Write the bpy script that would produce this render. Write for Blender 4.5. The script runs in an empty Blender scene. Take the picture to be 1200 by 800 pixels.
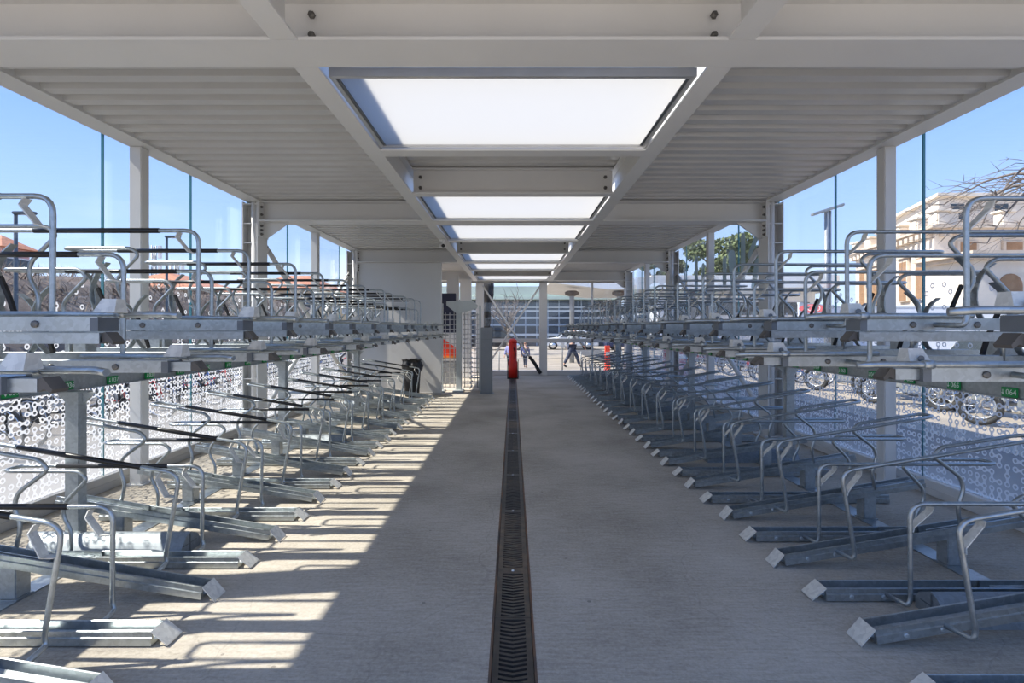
import bpy, bmesh, math, random
from mathutils import Vector, Matrix
R = random.Random(7)
D = bpy.data
COL = bpy.context.scene.collection
F, HOR, CX, HC = 620.0, 384.0, 601.0, 1.55      # focal length in px, horizon row, centre column, eye height

# ------------------------------------------------------------------ helpers
def pt(px, py, Y):
    return Vector(((px - CX) * Y / F, Y, HC + (HOR - py) * Y / F))

def obj(name, bm, mat, parent=None, smooth=False, loc=None):
    me = D.meshes.new(name)
    bm.normal_update()
    bm.to_mesh(me); bm.free()
    mats = mat if isinstance(mat, (list, tuple)) else [mat]
    for m in mats: me.materials.append(m)
    if smooth:
        for p in me.polygons: p.use_smooth = True
    o = D.objects.new(name, me)
    COL.objects.link(o)
    if parent: o.parent = parent
    if loc: o.location = loc
    return o

def tag(o, label, cat, group=None):
    o['label'] = label; o['category'] = cat
    if group: o['group'] = group
    return o

def thing(name, label, cat, loc=(0, 0, 0), rz=0, group=None):
    o = D.objects.new(name, None); COL.objects.link(o)
    o.empty_display_size = .1
    o.location = loc; o.rotation_euler = (0, 0, rz)
    return tag(o, label, cat, group)

def struct(name, bm, mat, parent=None, smooth=False, loc=None):
    o = obj(name, bm, mat, parent, smooth, loc)
    if not parent: o['kind'] = 'structure'
    return o

def dup(root, loc, rz=None, label=None, group=None):
    r = root.copy(); COL.objects.link(r); r.location = loc
    if rz is not None: r.rotation_euler = (0, 0, rz)
    if label: r['label'] = label
    if group: r['group'] = group
    for ch in list(root.children):
        c = ch.copy(); COL.objects.link(c); c.parent = r
        for g in list(ch.children):
            d = g.copy(); COL.objects.link(d); d.parent = c
    return r

def BM(): return bmesh.new()

def box(bm, x0, x1, y0, y1, z0, z1, mi=0, M=None):
    co = [(x0, y0, z0), (x1, y0, z0), (x1, y1, z0), (x0, y1, z0), (x0, y0, z1), (x1, y0, z1), (x1, y1, z1), (x0, y1, z1)]
    v = [bm.verts.new(M @ Vector(c) if M else c) for c in co]
    fs = []
    for f in ((0, 3, 2, 1), (4, 5, 6, 7), (0, 1, 5, 4), (1, 2, 6, 5), (2, 3, 7, 6), (3, 0, 4, 7)):
        fc = bm.faces.new([v[i] for i in f]); fc.material_index = mi; fs.append(fc)
    return fs

def bbox(bm, x0, x1, y0, y1, z0, z1, b=.005, M=None):
    t = BM(); box(t, x0, x1, y0, y1, z0, z1)
    bmesh.ops.bevel(t, geom=t.edges[:], offset=b, segments=2, affect='EDGES')
    merge(bm, t, M)

def merge(bm, t, M=None):
    m = {}
    for v in t.verts: m[v] = bm.verts.new(M @ v.co if M else v.co)
    for f in t.faces:
        g = bm.faces.new([m[v] for v in f.verts]); g.material_index = f.material_index; g.smooth = f.smooth
    t.free()

def fillet(pts, rads, n=5):
    out = [Vector(pts[0])]
    for i in range(1, len(pts) - 1):
        a, b, c = Vector(pts[i - 1]), Vector(pts[i]), Vector(pts[i + 1])
        r = rads[i] if isinstance(rads, (list, tuple)) else rads
        r = min(r, (a - b).length * .48, (c - b).length * .48)
        if r < 1e-4: out.append(b); continue
        p, q = b + (a - b).normalized() * r, b + (c - b).normalized() * r
        for k in range(n + 1):
            t = k / n
            out.append(p * (1 - t) ** 2 + b * 2 * t * (1 - t) + q * t * t)
    out.append(Vector(pts[-1]))
    return out

def tube(bm, pts, r, seg=8, rads=0, cap=True, M=None, n=5):
    P = fillet(pts, rads, n) if rads else [Vector(p) for p in pts]
    rr = r if isinstance(r, (list, tuple)) else [r] * len(P)
    if M: P = [M @ p for p in P]
    t0 = (P[1] - P[0]).normalized()
    up = Vector((0, 0, 1)) if abs(t0.z) < .9 else Vector((1, 0, 0))
    nrm = t0.cross(up).normalized()
    prev = None; rings = []
    for i, p in enumerate(P):
        if i == 0: t = t0
        elif i == len(P) - 1: t = (P[i] - P[i - 1]).normalized()
        else: t = ((P[i] - P[i - 1]).normalized() + (P[i + 1] - P[i]).normalized()).normalized()
        nrm = (nrm - t * nrm.dot(t)).normalized()
        bn = t.cross(nrm)
        rings.append([bm.verts.new(p + (nrm * math.cos(2 * math.pi * k / seg) + bn * math.sin(2 * math.pi * k / seg)) * rr[i]) for k in range(seg)])
    for a, b in zip(rings, rings[1:]):
        for k in range(seg):
            f = bm.faces.new((a[k], a[(k + 1) % seg], b[(k + 1) % seg], b[k])); f.smooth = True
    if cap:
        bm.faces.new(rings[0][::-1]); bm.faces.new(rings[-1])

def strip(bm, pts, w, t, M=None, axis=(0, 1, 0)):
    """flat bar following pts (in the u-z plane), w across along axis, t thick"""
    P = [Vector(p) for p in pts]; ax = Vector(axis)
    rings = []
    for i, p in enumerate(P):
        d = (P[min(i + 1, len(P) - 1)] - P[max(i - 1, 0)]).normalized()
        n = d.cross(ax).normalized()
        q = [p + ax * w / 2 + n * t / 2, p - ax * w / 2 + n * t / 2, p - ax * w / 2 - n * t / 2, p + ax * w / 2 - n * t / 2]
        rings.append([bm.verts.new(M @ c if M else c) for c in q])
    for a, b in zip(rings, rings[1:]):
        for k in range(4): bm.faces.new((a[k], a[(k + 1) % 4], b[(k + 1) % 4], b[k]))
    bm.faces.new(rings[0][::-1]); bm.faces.new(rings[-1])

def prism(bm, prof, axis, a0, a1, M=None, mi=0):
    """extrude a closed 2D profile along an axis: 'x' (y,z), 'y' (x,z), 'z' (x,y)"""
    def mk(p, a):
        c = {'x': (a, p[0], p[1]), 'y': (p[0], a, p[1]), 'z': (p[0], p[1], a)}[axis]
        return bm.verts.new(M @ Vector(c) if M else c)
    A = [mk(p, a0) for p in prof]; B = [mk(p, a1) for p in prof]
    n = len(prof); fs = []
    for k in range(n): fs.append(bm.faces.new((A[k], A[(k + 1) % n], B[(k + 1) % n], B[k])))
    fs.append(bm.faces.new(A[::-1])); fs.append(bm.faces.new(B))
    for f in fs: f.material_index = mi
    bmesh.ops.recalc_face_normals(bm, faces=fs)

def lathe(bm, prof, seg=16, M=None):
    rings = []
    for r, z in prof:
        rings.append([bm.verts.new((M @ Vector((r * math.cos(2 * math.pi * k / seg), r * math.sin(2 * math.pi * k / seg), z))) if M else (r * math.cos(2 * math.pi * k / seg), r * math.sin(2 * math.pi * k / seg), z)) for k in range(seg)])
    for a, b in zip(rings, rings[1:]):
        for k in range(seg):
            f = bm.faces.new((a[k], a[(k + 1) % seg], b[(k + 1) % seg], b[k])); f.smooth = True
    bm.faces.new(rings[0][::-1]); bm.faces.new(rings[-1])

def ibeam(bm, axis, a0, a1, c, z0, z1, w, tf=.018, tw=.012):
    """I-section along axis x or y, centred on c across"""
    for (p, q, h0, h1) in ((c - w / 2, c + w / 2, z0, z0 + tf), (c - w / 2, c + w / 2, z1 - tf, z1), (c - tw / 2, c + tw / 2, z0 + tf, z1 - tf)):
        if axis == 'x': box(bm, a0, a1, p, q, h0, h1)
        else: box(bm, p, q, a0, a1, h0, h1)

# ------------------------------------------------------------------ materials
class NT:
    def __init__(s, name):
        s.m = D.materials.new(name); s.m.use_nodes = True
        s.t = s.m.node_tree; s.t.nodes.clear()
        s.out = s.t.nodes.new('ShaderNodeOutputMaterial')
    def n(s, typ, **kw):
        x = s.t.nodes.new(typ)
        for k, v in kw.items():
            if k.startswith('i_'):
                key = k[2:].replace('_', ' '); x.inputs[key].default_value = v
            else: setattr(x, k, v)
        return x
    def l(s, a, b): s.t.links.new(a, b)
    def math(s, op, a, b=None, c=None, clamp=False):
        x = s.t.nodes.new('ShaderNodeMath'); x.operation = op; x.use_clamp = clamp
        for i, v in enumerate((a, b, c)):
            if v is None: continue
            if isinstance(v, (int, float)): x.inputs[i].default_value = v
            else: s.l(v, x.inputs[i])
        return x.outputs[0]
    def mix(s, f, a, b):
        x = s.t.nodes.new('ShaderNodeMix'); x.data_type = 'RGBA'
        for i, v in ((0, f), (6, a), (7, b)):
            if isinstance(v, (int, float)): x.inputs[i].default_value = v
            elif isinstance(v, tuple): x.inputs[i].default_value = v
            else: s.l(v, x.inputs[i])
        return x.outputs[2]
    def ramp(s, f, stops):
        x = s.t.nodes.new('ShaderNodeValToRGB'); e = x.color_ramp.elements
        while len(e) < len(stops): e.new(.5)
        for i, (p, c) in enumerate(stops):
            e[i].position = p; e[i].color = c if isinstance(c, tuple) else (c, c, c, 1)
        s.l(f, x.inputs[0]); return x.outputs[0]

def C(r, g, b): return (r, g, b, 1)

def mat(name, col, rough=.5, metal=0, var=.12, scale=6, bump=0, bscale=60, spec=.5, stretch=None):
    t = NT(name)
    b = t.n('ShaderNodeBsdfPrincipled', i_Roughness=rough, i_Metallic=metal)
    b.inputs['Specular IOR Level'].default_value = spec
    tc = t.n('ShaderNodeTexCoord')
    src = tc.outputs['Object']
    if stretch:
        mp = t.n('ShaderNodeMapping'); mp.inputs['Scale'].default_value = stretch
        t.l(src, mp.inputs[0]); src = mp.outputs[0]
    nz = t.n('ShaderNodeTexNoise', i_Scale=scale, i_Detail=5)
    t.l(src, nz.inputs['Vector'])
    lo = tuple(max(0, c * (1 - var)) for c in col) + (1,); hi = tuple(min(1, c * (1 + var)) for c in col) + (1,)
    t.l(t.ramp(nz.outputs[0], [(.3, lo), (.7, hi)]), b.inputs['Base Color'])
    if bump:
        n2 = t.n('ShaderNodeTexNoise', i_Scale=bscale, i_Detail=4); t.l(src, n2.inputs['Vector'])
        bp = t.n('ShaderNodeBump', i_Strength=bump, i_Distance=.01); t.l(n2.outputs[0], bp.inputs['Height']); t.l(bp.outputs[0], b.inputs['Normal'])
    t.l(b.outputs[0], t.out.inputs[0])
    return t.m

def galv_mat(name, base, metal=.75, rough=.36):
    t = NT(name)
    b = t.n('ShaderNodeBsdfPrincipled', i_Metallic=metal)
    tc = t.n('ShaderNodeTexCoord')
    v = t.n('ShaderNodeTexVoronoi', i_Scale=55); t.l(tc.outputs['Object'], v.inputs['Vector'])
    nz = t.n('ShaderNodeTexNoise', i_Scale=7, i_Detail=6); t.l(tc.outputs['Object'], nz.inputs['Vector'])
    sep = t.n('ShaderNodeSeparateColor'); t.l(v.outputs['Color'], sep.inputs[0])
    s = t.math('ADD', t.math('MULTIPLY', sep.outputs[0], .35), t.math('MULTIPLY', nz.outputs[0], .65))
    t.l(t.ramp(s, [(.2, tuple(c * .78 for c in base) + (1,)), (.8, tuple(min(1, c * 1.15) for c in base) + (1,))]), b.inputs['Base Color'])
    t.l(t.math('ADD', t.math('MULTIPLY', s, .22), rough - .1), b.inputs['Roughness'])
    t.l(b.outputs[0], t.out.inputs[0])
    return t.m

M = {}
M['galv'] = galv_mat('galvanised steel', (.42, .455, .468), .85, .34)
M['galvpost'] = galv_mat('dull galvanised steel', (.43, .46, .465), .6, .45)
M['cap'] = galv_mat('pale zinc plate', (.66, .65, .60), .25, .5)
M['white'] = mat('off white painted steel', (.71, .705, .685), .42, 0, .03, 2)
M['deck'] = mat('light grey coated deck', (.60, .592, .57), .33, 0, .03, 3)
M['alu'] = mat('aluminium profile', (.6, .6, .6), .35, .6, .05)
M['black'] = mat('black plastic sleeve', (.012, .012, .013), .38, 0, .1)
M['rubber'] = mat('black rubber', (.02, .02, .021), .7, 0, .2)
M['dark'] = mat('dark cavity steel', (.15, .165, .18), .5, .5, .1)
M['darkblock'] = mat('dark bronze plastic block', (.075, .068, .06), .5, 0, .2)
M['bolt'] = mat('dark zinc bolt', (.16, .155, .145), .45, .6, .1)
M['partition'] = mat('grey white wall panel', (.60, .60, .585), .6, 0, .03, 1.5)
M['grey'] = mat('mid grey painted metal', (.22, .235, .25), .5, .1, .06)
M['greygate'] = mat('light grey powder coated steel', (.50, .54, .53), .45, .2, .06)
M['sill'] = mat('grey coated sill profile', (.44, .43, .41), .5, .2, .05)
M['red'] = mat('red gloss paint', (.62, .018, .010), .35, 0, .15)
M['green'] = mat('green number plate', (.012, .28, .07), .4, 0, .05)
M['lettering'] = mat('white lettering', (.8, .85, .8), .5, 0, .02)
M['joint'] = mat('dark joint sealant', (.02, .05, .06), .5)
M['iron'] = mat('worn cast iron', (.042, .040, .038), .5, .4, .35, 25, .2)
def iron_mat():
    t = NT('worn dusty cast iron'); b = t.n('ShaderNodeBsdfPrincipled', i_Roughness=.55, i_Metallic=.3)
    g = t.n('ShaderNodeNewGeometry'); nz = t.n('ShaderNodeTexNoise', i_Scale=.45, i_Detail=6); t.l(g.outputs['Position'], nz.inputs['Vector'])
    n2 = t.n('ShaderNodeTexNoise', i_Scale=14, i_Detail=4); t.l(g.outputs['Position'], n2.inputs['Vector'])
    f = t.math('ADD', t.math('MULTIPLY', nz.outputs[0], .8), t.math('MULTIPLY', n2.outputs[0], .2))
    t.l(t.ramp(f, [(.42, C(.035, .033, .031)), (.52, C(.075, .062, .05)), (.62, C(.19, .13, .085))]), b.inputs['Base Color'])
    t.l(b.outputs[0], t.out.inputs[0]); return t.m
M['iron'] = iron_mat()
def rust_mat():
    t = NT('rusty steel edge'); b = t.n('ShaderNodeBsdfPrincipled', i_Roughness=.75)
    tc = t.n('ShaderNodeTexCoord'); nz = t.n('ShaderNodeTexNoise', i_Scale=5, i_Detail=8); t.l(tc.outputs['Object'], nz.inputs['Vector'])
    t.l(t.ramp(nz.outputs[0], [(.3, C(.06, .05, .045)), (.5, C(.13, .075, .045)), (.7, C(.22, .10, .05))]), b.inputs['Base Color'])
    t.l(b.outputs[0], t.out.inputs[0]); return t.m
M['rust'] = rust_mat()

def concrete():
    t = NT('brushed concrete floor'); b = t.n('ShaderNodeBsdfPrincipled', i_Roughness=.82)
    b.inputs['Specular IOR Level'].default_value = .3
    tc = t.n('ShaderNodeTexCoord')
    mp = t.n('ShaderNodeMapping'); mp.inputs['Scale'].default_value = (1, 7, 1); t.l(tc.outputs['Object'], mp.inputs[0])
    big = t.n('ShaderNodeTexNoise', i_Scale=.9, i_Detail=6); t.l(tc.outputs['Object'], big.inputs['Vector'])
    br = t.n('ShaderNodeTexNoise', i_Scale=6, i_Detail=10, i_Roughness=.78); t.l(mp.outputs[0], br.inputs['Vector'])
    fine = t.n('ShaderNodeTexNoise', i_Scale=48, i_Detail=5, i_Roughness=.7); t.l(tc.outputs['Object'], fine.inputs['Vector'])
    s = t.math('ADD', t.math('ADD', t.math('MULTIPLY', big.outputs[0], .36), t.math('MULTIPLY', br.outputs[0], .36)), t.math('MULTIPLY', fine.outputs[0], .28))
    base = t.ramp(s, [(.37, C(.25, .218, .175)), (.5, C(.43, .385, .318)), (.63, C(.58, .53, .455))])
    # hairline cracks and small dark stains
    w = t.n('ShaderNodeTexNoise', i_Scale=1.3, i_Detail=5); t.l(tc.outputs['Object'], w.inputs['Vector'])
    add = t.n('ShaderNodeVectorMath', operation='MULTIPLY_ADD'); add.inputs[1].default_value = (.5, .5, .5)
    t.l(w.outputs['Color'], add.inputs[0]); t.l(tc.outputs['Object'], add.inputs[2])
    vo = t.n('ShaderNodeTexVoronoi', i_Scale=.55, feature='DISTANCE_TO_EDGE'); t.l(add.outputs[0], vo.inputs['Vector'])
    cr = t.math('MULTIPLY', t.math('LESS_THAN', vo.outputs['Distance'], .0022), .16)
    sp = t.n('ShaderNodeTexVoronoi', i_Scale=3.1); t.l(tc.outputs['Object'], sp.inputs['Vector'])
    st = t.math('MULTIPLY', t.math('LESS_THAN', sp.outputs['Distance'], .035), .55)
    t.l(t.mix(t.math('MAXIMUM', cr, st), base, C(.13, .115, .10)), b.inputs['Base Color'])
    bp = t.n('ShaderNodeBump', i_Strength=.55, i_Distance=.008); t.l(t.math('ADD', br.outputs[0], t.math('MULTIPLY', fine.outputs[0], .6)), bp.inputs['Height'])
    t.l(bp.outputs[0], b.inputs['Normal'])
    t.l(b.outputs[0], t.out.inputs[0]); return t.m
M['concrete'] = concrete()

def pane_mat(name, printed):
    t = NT(name)
    tr = t.n('ShaderNodeBsdfTransparent'); tr.inputs[0].default_value = C(.955, .975, .98)
    gl = t.n('ShaderNodeBsdfGlossy', i_Roughness=.01); gl.inputs[0].default_value = C(.9, .95, 1)
    ge = t.n('ShaderNodeNewGeometry'); dt = t.n('ShaderNodeVectorMath', operation='DOT_PRODUCT')
    t.l(ge.outputs['Normal'], dt.inputs[0]); t.l(ge.outputs['Incoming'], dt.inputs[1])
    fr = t.math('ADD', t.math('MULTIPLY', t.math('POWER', t.math('SUBTRACT', 1.0, t.math('ABSOLUTE', dt.outputs['Value']), None, True), 5), .9), .03)
    m1 = t.n('ShaderNodeMixShader'); t.l(fr, m1.inputs[0]); t.l(tr.outputs[0], m1.inputs[1]); t.l(gl.outputs[0], m1.inputs[2])
    if not printed:
        t.l(m1.outputs[0], t.out.inputs[0]); return t.m
    geo = t.n('ShaderNodeTexCoord'); sx = t.n('ShaderNodeSeparateXYZ')
    t.l(geo.outputs['Object'], sx.inputs[0])
    S = .068
    gy = t.math('DIVIDE', sx.outputs[1], S); gz = t.math('DIVIDE', sx.outputs[2], S)
    cy, cz = t.math('FLOOR', gy), t.math('FLOOR', gz)
    py, pz = t.math('SUBTRACT', t.math('SUBTRACT', gy, cy), .5), t.math('SUBTRACT', t.math('SUBTRACT', gz, cz), .5)
    zc = t.math('MULTIPLY', cz, S)
    pres = t.ramp(t.math('DIVIDE', zc, 2.2), [(0, .92), (.42, .86), (.62, .5), (.74, .12), (.92, 0.0)])
    def h(dy, dz, seed):
        cb = t.n('ShaderNodeCombineXYZ'); t.l(t.math('ADD', cy, dy), cb.inputs[0]); t.l(t.math('ADD', cz, dz), cb.inputs[1]); cb.inputs[2].default_value = seed
        w = t.n('ShaderNodeTexWhiteNoise', noise_dimensions='3D'); t.l(cb.outputs[0], w.inputs['Vector'])
        return w.outputs['Value']
    def P(dy, dz): return t.math('LESS_THAN', h(dy, dz, 3.3), pres)
    here = P(0, 0)
    d = t.math('SQRT', t.math('ADD', t.math('MULTIPLY', py, py), t.math('MULTIPLY', pz, pz)))
    ring = t.math('LESS_THAN', d, .365)
    hole = t.math('GREATER_THAN', d, .18)
    def link(a, c, sgn, dy, dz, e):
        bar = t.math('MULTIPLY', t.math('LESS_THAN', t.math('ABSOLUTE', c), t.math('SUBTRACT', .30, t.math('MULTIPLY', t.math('ABSOLUTE', a), .30))), t.math('GREATER_THAN', t.math('MULTIPLY', a, sgn), 0))
        return t.math('MULTIPLY', t.math('MULTIPLY', bar, P(dy, dz)), e)
    e1 = t.math('LESS_THAN', h(0, 0, 7.7), .42); e2 = t.math('LESS_THAN', h(-1, 0, 7.7), .42)
    e3 = t.math('LESS_THAN', h(0, 0, 9.1), .42); e4 = t.math('LESS_THAN', h(0, -1, 9.1), .42)
    lk = t.math('MAXIMUM', t.math('MAXIMUM', link(py, pz, 1, 1, 0, e1), link(py, pz, -1, -1, 0, e2)), t.math('MAXIMUM', link(pz, py, 1, 0, 1, e3), link(pz, py, -1, 0, -1, e4)))
    mask = t.math('MULTIPLY', t.math('MULTIPLY', t.math('MAXIMUM', ring, lk), hole), here)
    haze = t.ramp(t.math('DIVIDE', sx.outputs[2], 1.0), [(.12, .5), (.42, .28), (.62, 0.0)])
    mask = t.math('MAXIMUM', t.math('MULTIPLY', mask, .9), haze)
    df = t.n('ShaderNodeBsdfDiffuse'); df.inputs[0].default_value = C(.82, .83, .85)
    tl = t.n('ShaderNodeBsdfTranslucent'); tl.inputs[0].default_value = C(.8, .82, .85)
    m2 = t.n('ShaderNodeMixShader'); m2.inputs[0].default_value = .45; t.l(df.outputs[0], m2.inputs[1]); t.l(tl.outputs[0], m2.inputs[2])
    m3 = t.n('ShaderNodeMixShader'); t.l(mask, m3.inputs[0]); t.l(m1.outputs[0], m3.inputs[1]); t.l(m2.outputs[0], m3.inputs[2])
    t.l(m3.outputs[0], t.out.inputs[0]); return t.m
M['glass'] = pane_mat('clear glass', False)
M['print'] = pane_mat('glass printed with white bicycle chain links', True)
def edge_mat():
    t = NT('teal glass edge'); b = t.n('ShaderNodeBsdfPrincipled', i_Roughness=.2)
    b.inputs['Base Color'].default_value = C(.05, .22, .27); t.l(b.outputs[0], t.out.inputs[0]); return t.m
M['edge'] = edge_mat()
def sky_panel():
    t = NT('translucent opal panel'); tl = t.n('ShaderNodeBsdfTranslucent'); tl.inputs[0].default_value = C(.64, .64, .625)
    df = t.n('ShaderNodeBsdfDiffuse'); df.inputs[0].default_value = C(.9, .9, .9)
    m = t.n('ShaderNodeMixShader'); m.inputs[0].default_value = .12; t.l(tl.outputs[0], m.inputs[1]); t.l(df.outputs[0], m.inputs[2])
    t.l(m.outputs[0], t.out.inputs[0]); return t.m
M['opal'] = sky_panel()
def stroke_mat():
    t = NT('pale grey green translucent'); df = t.n('ShaderNodeBsdfPrincipled', i_Roughness=.6); df.inputs['Base Color'].default_value = C(.55, .62, .60)
    tl = t.n('ShaderNodeBsdfTranslucent'); tl.inputs[0].default_value = C(.5, .58, .58)
    m = t.n('ShaderNodeMixShader'); m.inputs[0].default_value = .5; t.l(df.outputs[0], m.inputs[1]); t.l(tl.outputs[0], m.inputs[2])
    t.l(m.outputs[0], t.out.inputs[0]); return t.m
M['stroke'] = stroke_mat()
M['ground'] = mat('beige asphalt and paving', (.32, .275, .225), .9, 0, .18, 1.2, .2, 40)  # even beige ground tone with random variation
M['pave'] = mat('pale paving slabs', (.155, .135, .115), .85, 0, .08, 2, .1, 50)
M['asphalt'] = mat('roof-shaded asphalt', (.075, .073, .075), .9, 0, .25, 6, .3, 60)
M['sill_lit'] = mat('light toned copy of sill profile', (.72, .71, .69), .5, 0, .04)  # left sill's finish made paler, light on the right put into its colour
M['galvfoot_shade'] = galv_mat('shade darkened galvanised sheet', (.27, .30, .32), .5, .5)  # shade over the rack feet put into a darker galvanised colour
M['kerb'] = mat('stone kerb', (.4, .38, .35), .8, 0, .08, 4)
M['earth'] = mat('brown earth bank', (.15, .11, .085), .95, 0, .4, 3, .6, 8)
M['twig'] = mat('dry twigs', (.17, .125, .095), .9, 0, .4, 5)
M['bark'] = mat('grey bark', (.17, .14, .12), .9, 0, .3, 8)
M['ivy'] = mat('dark rough trunk', (.03, .024, .02), .95, 0, .5, 14, .8, 30)
M['pine'] = mat('pine needles', (.14, .17, .07), .8, 0, .5, 1.5)
M['pinewood'] = mat('pine bark', (.26, .17, .11), .9, 0, .3, 4)
M['cream'] = mat('cream stone facade', (.74, .66, .56), .8, 0, .06, .8)
M['cornice'] = mat('worn stone cornice', (.60, .50, .40), .8, 0, .15, 2)
M['wood'] = mat('brown window shutter', (.33, .19, .10), .7, 0, .15, 3)
M['win'] = mat('dark window glass', (.05, .065, .08), .12, 0, .1)
M['tile'] = mat('terracotta roof tiles', (.48, .20, .11), .85, 0, .3, 6, .5, 18)
M['yellow'] = mat('ochre plaster', (.72, .55, .34), .85, 0, .06, 1)
M['pink'] = mat('pink plaster', (.66, .42, .40), .85, 0, .06, 1)
M['brownwall'] = mat('weathered plaster', (.42, .33, .27), .9, 0, .25, 1.5)
M['roofw'] = mat('white canopy', (.82, .81, .78), .6, 0, .04, 1)
M['hoard'] = mat('pale blue grey hoarding', (.66, .69, .75), .6, 0, .04, 1)
M['pole'] = mat('dark grey lamp pole', (.10, .115, .13), .45, .4, .08)
M['polel'] = mat('grey lamp pole', (.34, .36, .38), .45, .4, .08)
M['lampglass'] = mat('lamp lens', (.6, .6, .58), .3)
M['navy'] = mat('navy panel', (.02, .025, .055), .4, 0, .1)
M['orange'] = mat('orange panel', (.85, .25, .02), .5, 0, .05)
M['redorange'] = mat('red orange panel', (.85, .055, .012), .5, 0, .05)
M['pinkred'] = mat('pinkish red sign', (.75, .16, .17), .5, 0, .03)
M['fglass'] = mat('dark curtain wall glass', (.055, .075, .10), .15, 0, .35, .35)
M['bluegrey'] = mat('blue grey spandrel', (.28, .34, .42), .4, 0, .1)
M['band'] = mat('light facade band', (.55, .60, .64), .5, 0, .05)
M['copper'] = mat('pale green roof edge', (.50, .58, .48), .6, 0, .12, .5)
M['chrome'] = mat('silver alloy', (.7, .71, .72), .25, .8, .05)
M['skin'] = mat('skin', (.55, .33, .24), .6, 0, .05)
M['hair'] = mat('auburn hair', (.28, .11, .05), .7, 0, .2, 20)
M['hairdark'] = mat('dark hair', (.03, .022, .018), .7, 0, .2, 20)
M['blue'] = mat('blue padded jacket', (.02, .04, .20), .7, 0, .15)
M['lilac'] = mat('lilac jacket', (.22, .22, .45), .7, 0, .1)
M['greyc'] = mat('grey jacket', (.22, .24, .26), .8, 0, .2)
M['denim'] = mat('dark denim', (.045, .055, .09), .8, 0, .2)
M['shoe'] = mat('dark shoe', (.03, .028, .026), .6)
for nm, c in (('b_black', (.02, .02, .022)), ('b_blue', (.02, .10, .38)), ('b_red', (.55, .02, .03)), ('b_white', (.75, .75, .74)), ('b_silver', (.45, .47, .5)), ('b_navy', (.02, .03, .09))):
    M[nm] = mat(nm[2:] + ' enamel', c, .3, 0, .06)

# ------------------------------------------------------------------ setting: ground, floor, drain
GW = .098     # half width of the drain
b = BM()
for x0, x1 in ((-4.05, -GW - .012), (GW + .012, 4.05)): box(b, x0, x1, -6, 17.4, -.22, 0)
box(b, -GW - .012, GW + .012, 16.05, 17.4, -.22, 0)
struct('floor', b, M['concrete'])
b = BM()
for s in (-1, 1): box(b, *(sorted((s * GW, s * (GW + .012)))), -6, 16.05, -.13, .001)
box(b, -GW - .012, GW + .012, -6, 16.05, -.2, -.13)
struct('trim_1', b, M['rust'])
b = BM(); box(b, -140, 140, -60, 200, -.6, -.24); struct('ground', b, M['ground'])
# raise the surroundings to the floor's level around the shelter
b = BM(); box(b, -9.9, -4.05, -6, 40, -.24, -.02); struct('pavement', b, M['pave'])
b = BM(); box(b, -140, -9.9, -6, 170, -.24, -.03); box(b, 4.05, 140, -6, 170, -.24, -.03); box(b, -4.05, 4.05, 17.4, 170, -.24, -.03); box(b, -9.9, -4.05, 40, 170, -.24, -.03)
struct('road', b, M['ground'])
b = BM(); box(b, 4.05, 6.25, -6, 60, -.2, -.024); struct('road', b, M['asphalt'])  # asphalt strip toned darker, the roof's shade put into its colour
b = BM(); bbox(b, -9.98, -9.83, -6, 34, -.03, .1, .02); struct('kerb', b, M['kerb'])
b = BM(); bbox(b, 9.3, 9.45, -6, 34, -.03, .1, .02); struct('kerb', b, M['kerb'])

ORD = 'first second third fourth fifth sixth seventh eighth ninth tenth eleventh twelfth thirteenth fourteenth fifteenth sixteenth seventeenth eighteenth nineteenth twentieth'.split()
def ordn(i):
    if i < 20: return ORD[i]
    return {2: 'twenty', 3: 'thirty'}[(i + 1) // 10] + '-' + ORD[(i + 1) % 10 - 1] if (i + 1) % 10 else {3: 'thirtieth', 4: 'fortieth'}[(i + 1) // 10]

def grate_section():
    t = thing('drain_grate', 'x', 'grate', (0, 0, 0), 0, 'cast iron grates of the floor drain')
    b = BM(); L = 1.1; w = GW - .003
    for s in (-1, 1): box(b, *sorted((s * (w - .03), s * w)), .002, L - .002, -.025, -.001)
    for y in (.002, L - .014): box(b, -w + .03, w - .03, y, y + .012, -.025, -.001)
    n = 31
    for k in range(n):
        y = .022 + k * (L - .045) / n
        if n // 2 - 1 <= k <= n // 2:  continue
        q = w - .03
        A = [(-q, y + .018), (0, y), (q, y + .018), (q, y + .018 + .017), (0, y + .017), (-q, y + .018 + .017)]
        prism(b, A, 'z', -.025, -.002)
    box(b, -w + .03, w - .03, L / 2 - .035, L / 2 + .04, -.025, -.0015)
    obj('grate', b, M['iron'], t)
    b = BM(); lathe(b, [(.011, -.003), (.011, .002), (.007, .0045)], 8)
    o = obj('bolt', b, M['chrome'], t); o.location = (0, L / 2, 0)
    return t
g0 = grate_section()
gy = 1.73; gi = 0
while gy < 15.9 - .5:
    lab = f'worn cast-iron drain grate in the middle of the aisle, {ordn(gi)} section from the camera'
    if gi == 0: g0.location = (0, gy, 0); g0['label'] = lab
    else: dup(g0, (0, gy, 0), None, lab)
    gy += 1.1; gi += 1

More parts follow.
